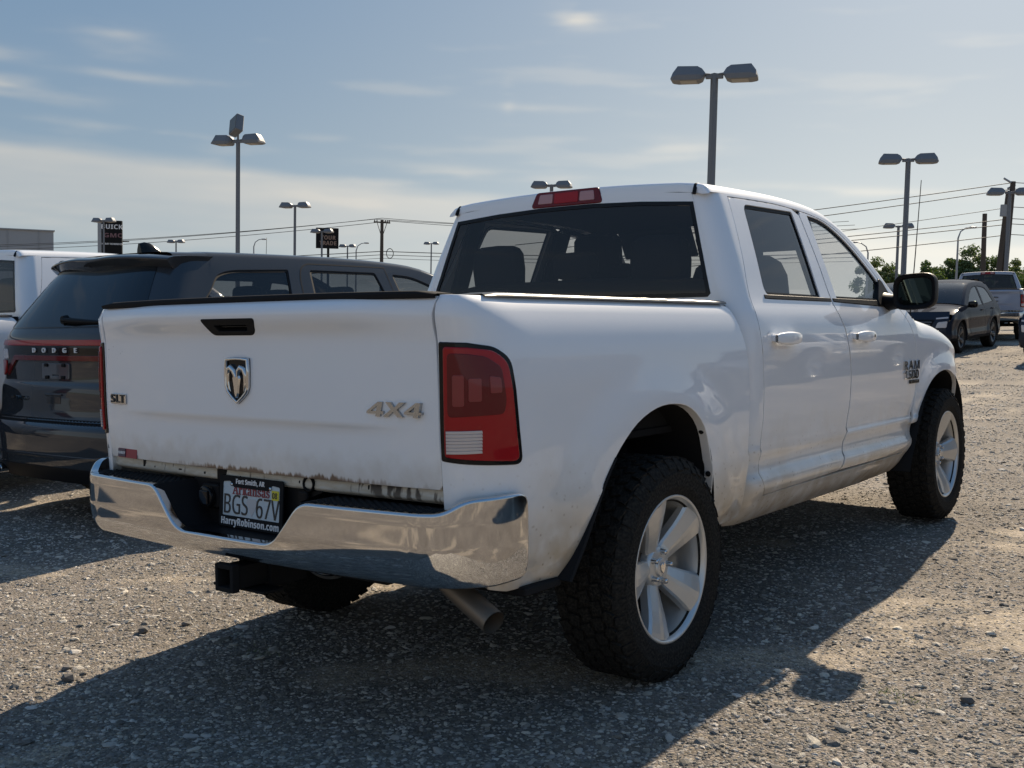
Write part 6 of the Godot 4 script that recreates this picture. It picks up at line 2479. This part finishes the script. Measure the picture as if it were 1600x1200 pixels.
	for k in 3:
		wire("overhead_cable", L0 + Vector3(0, -2.75 - 0.30 * k, 0), Vector3(-31.0, 7.2 - 0.35 * k, -92.0), 0.35, 0.035 - 0.008 * k, ["thick low cable right of the left utility pole", "second low cable right of the left utility pole", "third low cable right of the left utility pole"][k])
		wire("overhead_cable", L0 + Vector3(0, -2.75 - 0.30 * k, 0), far_l + Vector3(0, -1.4 - 0.35 * k, 0), 1.2, 0.035 - 0.008 * k, ["thick low cable behind the grey SUV roof", "second low cable behind the grey SUV roof", "third low cable behind the grey SUV roof"][k])
	var R0 := Vector3(-9.43, 8.0, -52.36)
	var ends := [[0.0, -16.69, 6.68, -46.90], [-0.30, -16.27, 6.42, -47.22], [-1.15, -16.0, 5.62, -47.4], [-1.70, -15.43, 5.44, -47.85], [-1.95, -15.26, 5.26, -47.98], [-2.45, -15.0, 4.75, -48.18]]
	var names := ["topmost cable", "second cable from the top", "third cable from the top", "fourth cable from the top", "fifth cable from the top", "lowest cable"]
	for k in 6:
		var q: Array = ends[k]
		var a := R0 + Vector3(0, q[0], 0)
		var d := (Vector3(q[1], q[2], q[3]) - a)
		wire("overhead_cable", a, a + d * 2.6, 0.12, 0.014 if k == 2 else 0.020, names[k] + " left of the right-hand utility poles")
		wire("overhead_cable", a, a + Vector3(20.0, 0.2, -14.0), 0.3, 0.018, names[k] + " right of the right-hand utility poles")
	# trees beyond the lot
	var T := [[-27.0, -86.0, 4.7, 1.9, "leafy tree behind the mirror of the pickup, partly hidden"], [-24.1, -88.5, 4.2, 1.5, "low tree left of the lamp posts behind the dark SUV"], [-22.9, -89.7, 4.9, 1.8, "yellowish green tree right of the tall lamp post"], [-21.7, -90.8, 5.0, 1.7, "tree between the two road lamps at the far right"], [-20.8, -91.4, 5.6, 2.1, "tallest dense tree behind the grey pickup roof"], [-19.6, -92.4, 5.4, 2.0, "dense tree left of the plain wooden pole"], [-18.3, -93.2, 5.2, 1.9, "dense tree right of the plain wooden pole"], [-17.0, -94.0, 4.9, 1.8, "tree behind the leaning utility poles"], [-15.4, -95.0, 4.3, 1.6, "low tree at the right edge behind the poles"], [-22.3, -87.0, 3.6, 2.0, "broad bush in front of the yellowish green tree"], [-20.2, -88.5, 3.8, 2.1, "broad bush below the tallest dense tree"], [-18.0, -90.0, 3.7, 2.1, "broad bush left of the leaning utility poles"], [-25.6, -85.2, 3.4, 1.8, "low bush behind the mirror between two lamp posts"]]
	for i in T.size():
		var q: Array = T[i]
		tree(q[4], q[0], q[1], q[2], q[3], 100 + i)
	# a few bigger loose rocks
	var rocks := [[1.62, 0.55, 0.030], [1.78, 0.62, 0.022], [1.92, -0.35, 0.030], [1.98, 0.30, 0.028], [2.02, 0.95, 0.022], [2.12, 0.62, 0.020], [2.16, 0.95, 0.026], [1.55, 1.02, 0.024], [1.30, 1.12, 0.03], [2.30, 1.05, 0.035], [-0.92, 1.25, 0.032], [-1.05, 1.18, 0.022], [-1.22, 0.72, 0.03], [-1.15, 0.55, 0.02]]
	var sm := stone_mesh(11, 1)
	var tones := [Color(0.09, 0.085, 0.08), Color(0.13, 0.12, 0.11), Color(0.055, 0.035, 0.025)]
	for i in rocks.size():
		var q: Array = rocks[i]
		var o := MeshInstance3D.new()
		o.name = "rock"
		o.mesh = sm
		o.material_override = M.rock[2 if i == 9 else i % 2]
		o.transform = Transform3D(Basis.from_euler(Vector3(0, i * 1.3, 0)) * Basis.from_scale(Vector3(1.3, 0.75, 0.95) * q[2]), Vector3(q[0], surface_y(q[0], q[1]) + q[2] * 0.3, q[1]))
		add_child(o, true)
		if i == 9:
			tag(o, "dark reddish brown rock at the lower right edge", "rock")
		else:
			tag(o, "fist-sized dark grey rock lying loose on the gravel", "rock", "loose rocks on the gravel")
	# weeds
	var g := RandomNumberGenerator.new()
	g.seed = 5
	for q in [[1.72, -0.25, "small tuft of weeds in the sunlit gravel beside the pickup's shadow"], [-0.55, 0.62, "faint tuft of weeds by the edge of the pickup's left shadow"]]:
		mb = MB.new()
		for k in 34:
			var p := Vector3(g.randfn() * 0.06, 0, g.randfn() * 0.04)
			var d := Vector3(g.randfn() * 0.012, g.randf_range(0.006, 0.018), g.randfn() * 0.012)
			mb.face([p - Vector3(0.002, 0, 0), p + Vector3(0.002, 0, 0), p + d])
		var o := MeshInstance3D.new()
		o.name = "weed_tuft"
		o.mesh = mb.mesh()
		o.material_override = M.leaf[1]
		o.position = Vector3(q[0], surface_y(q[0], q[1]), q[1])
		add_child(o, true)
		tag(o, q[2], "weeds")
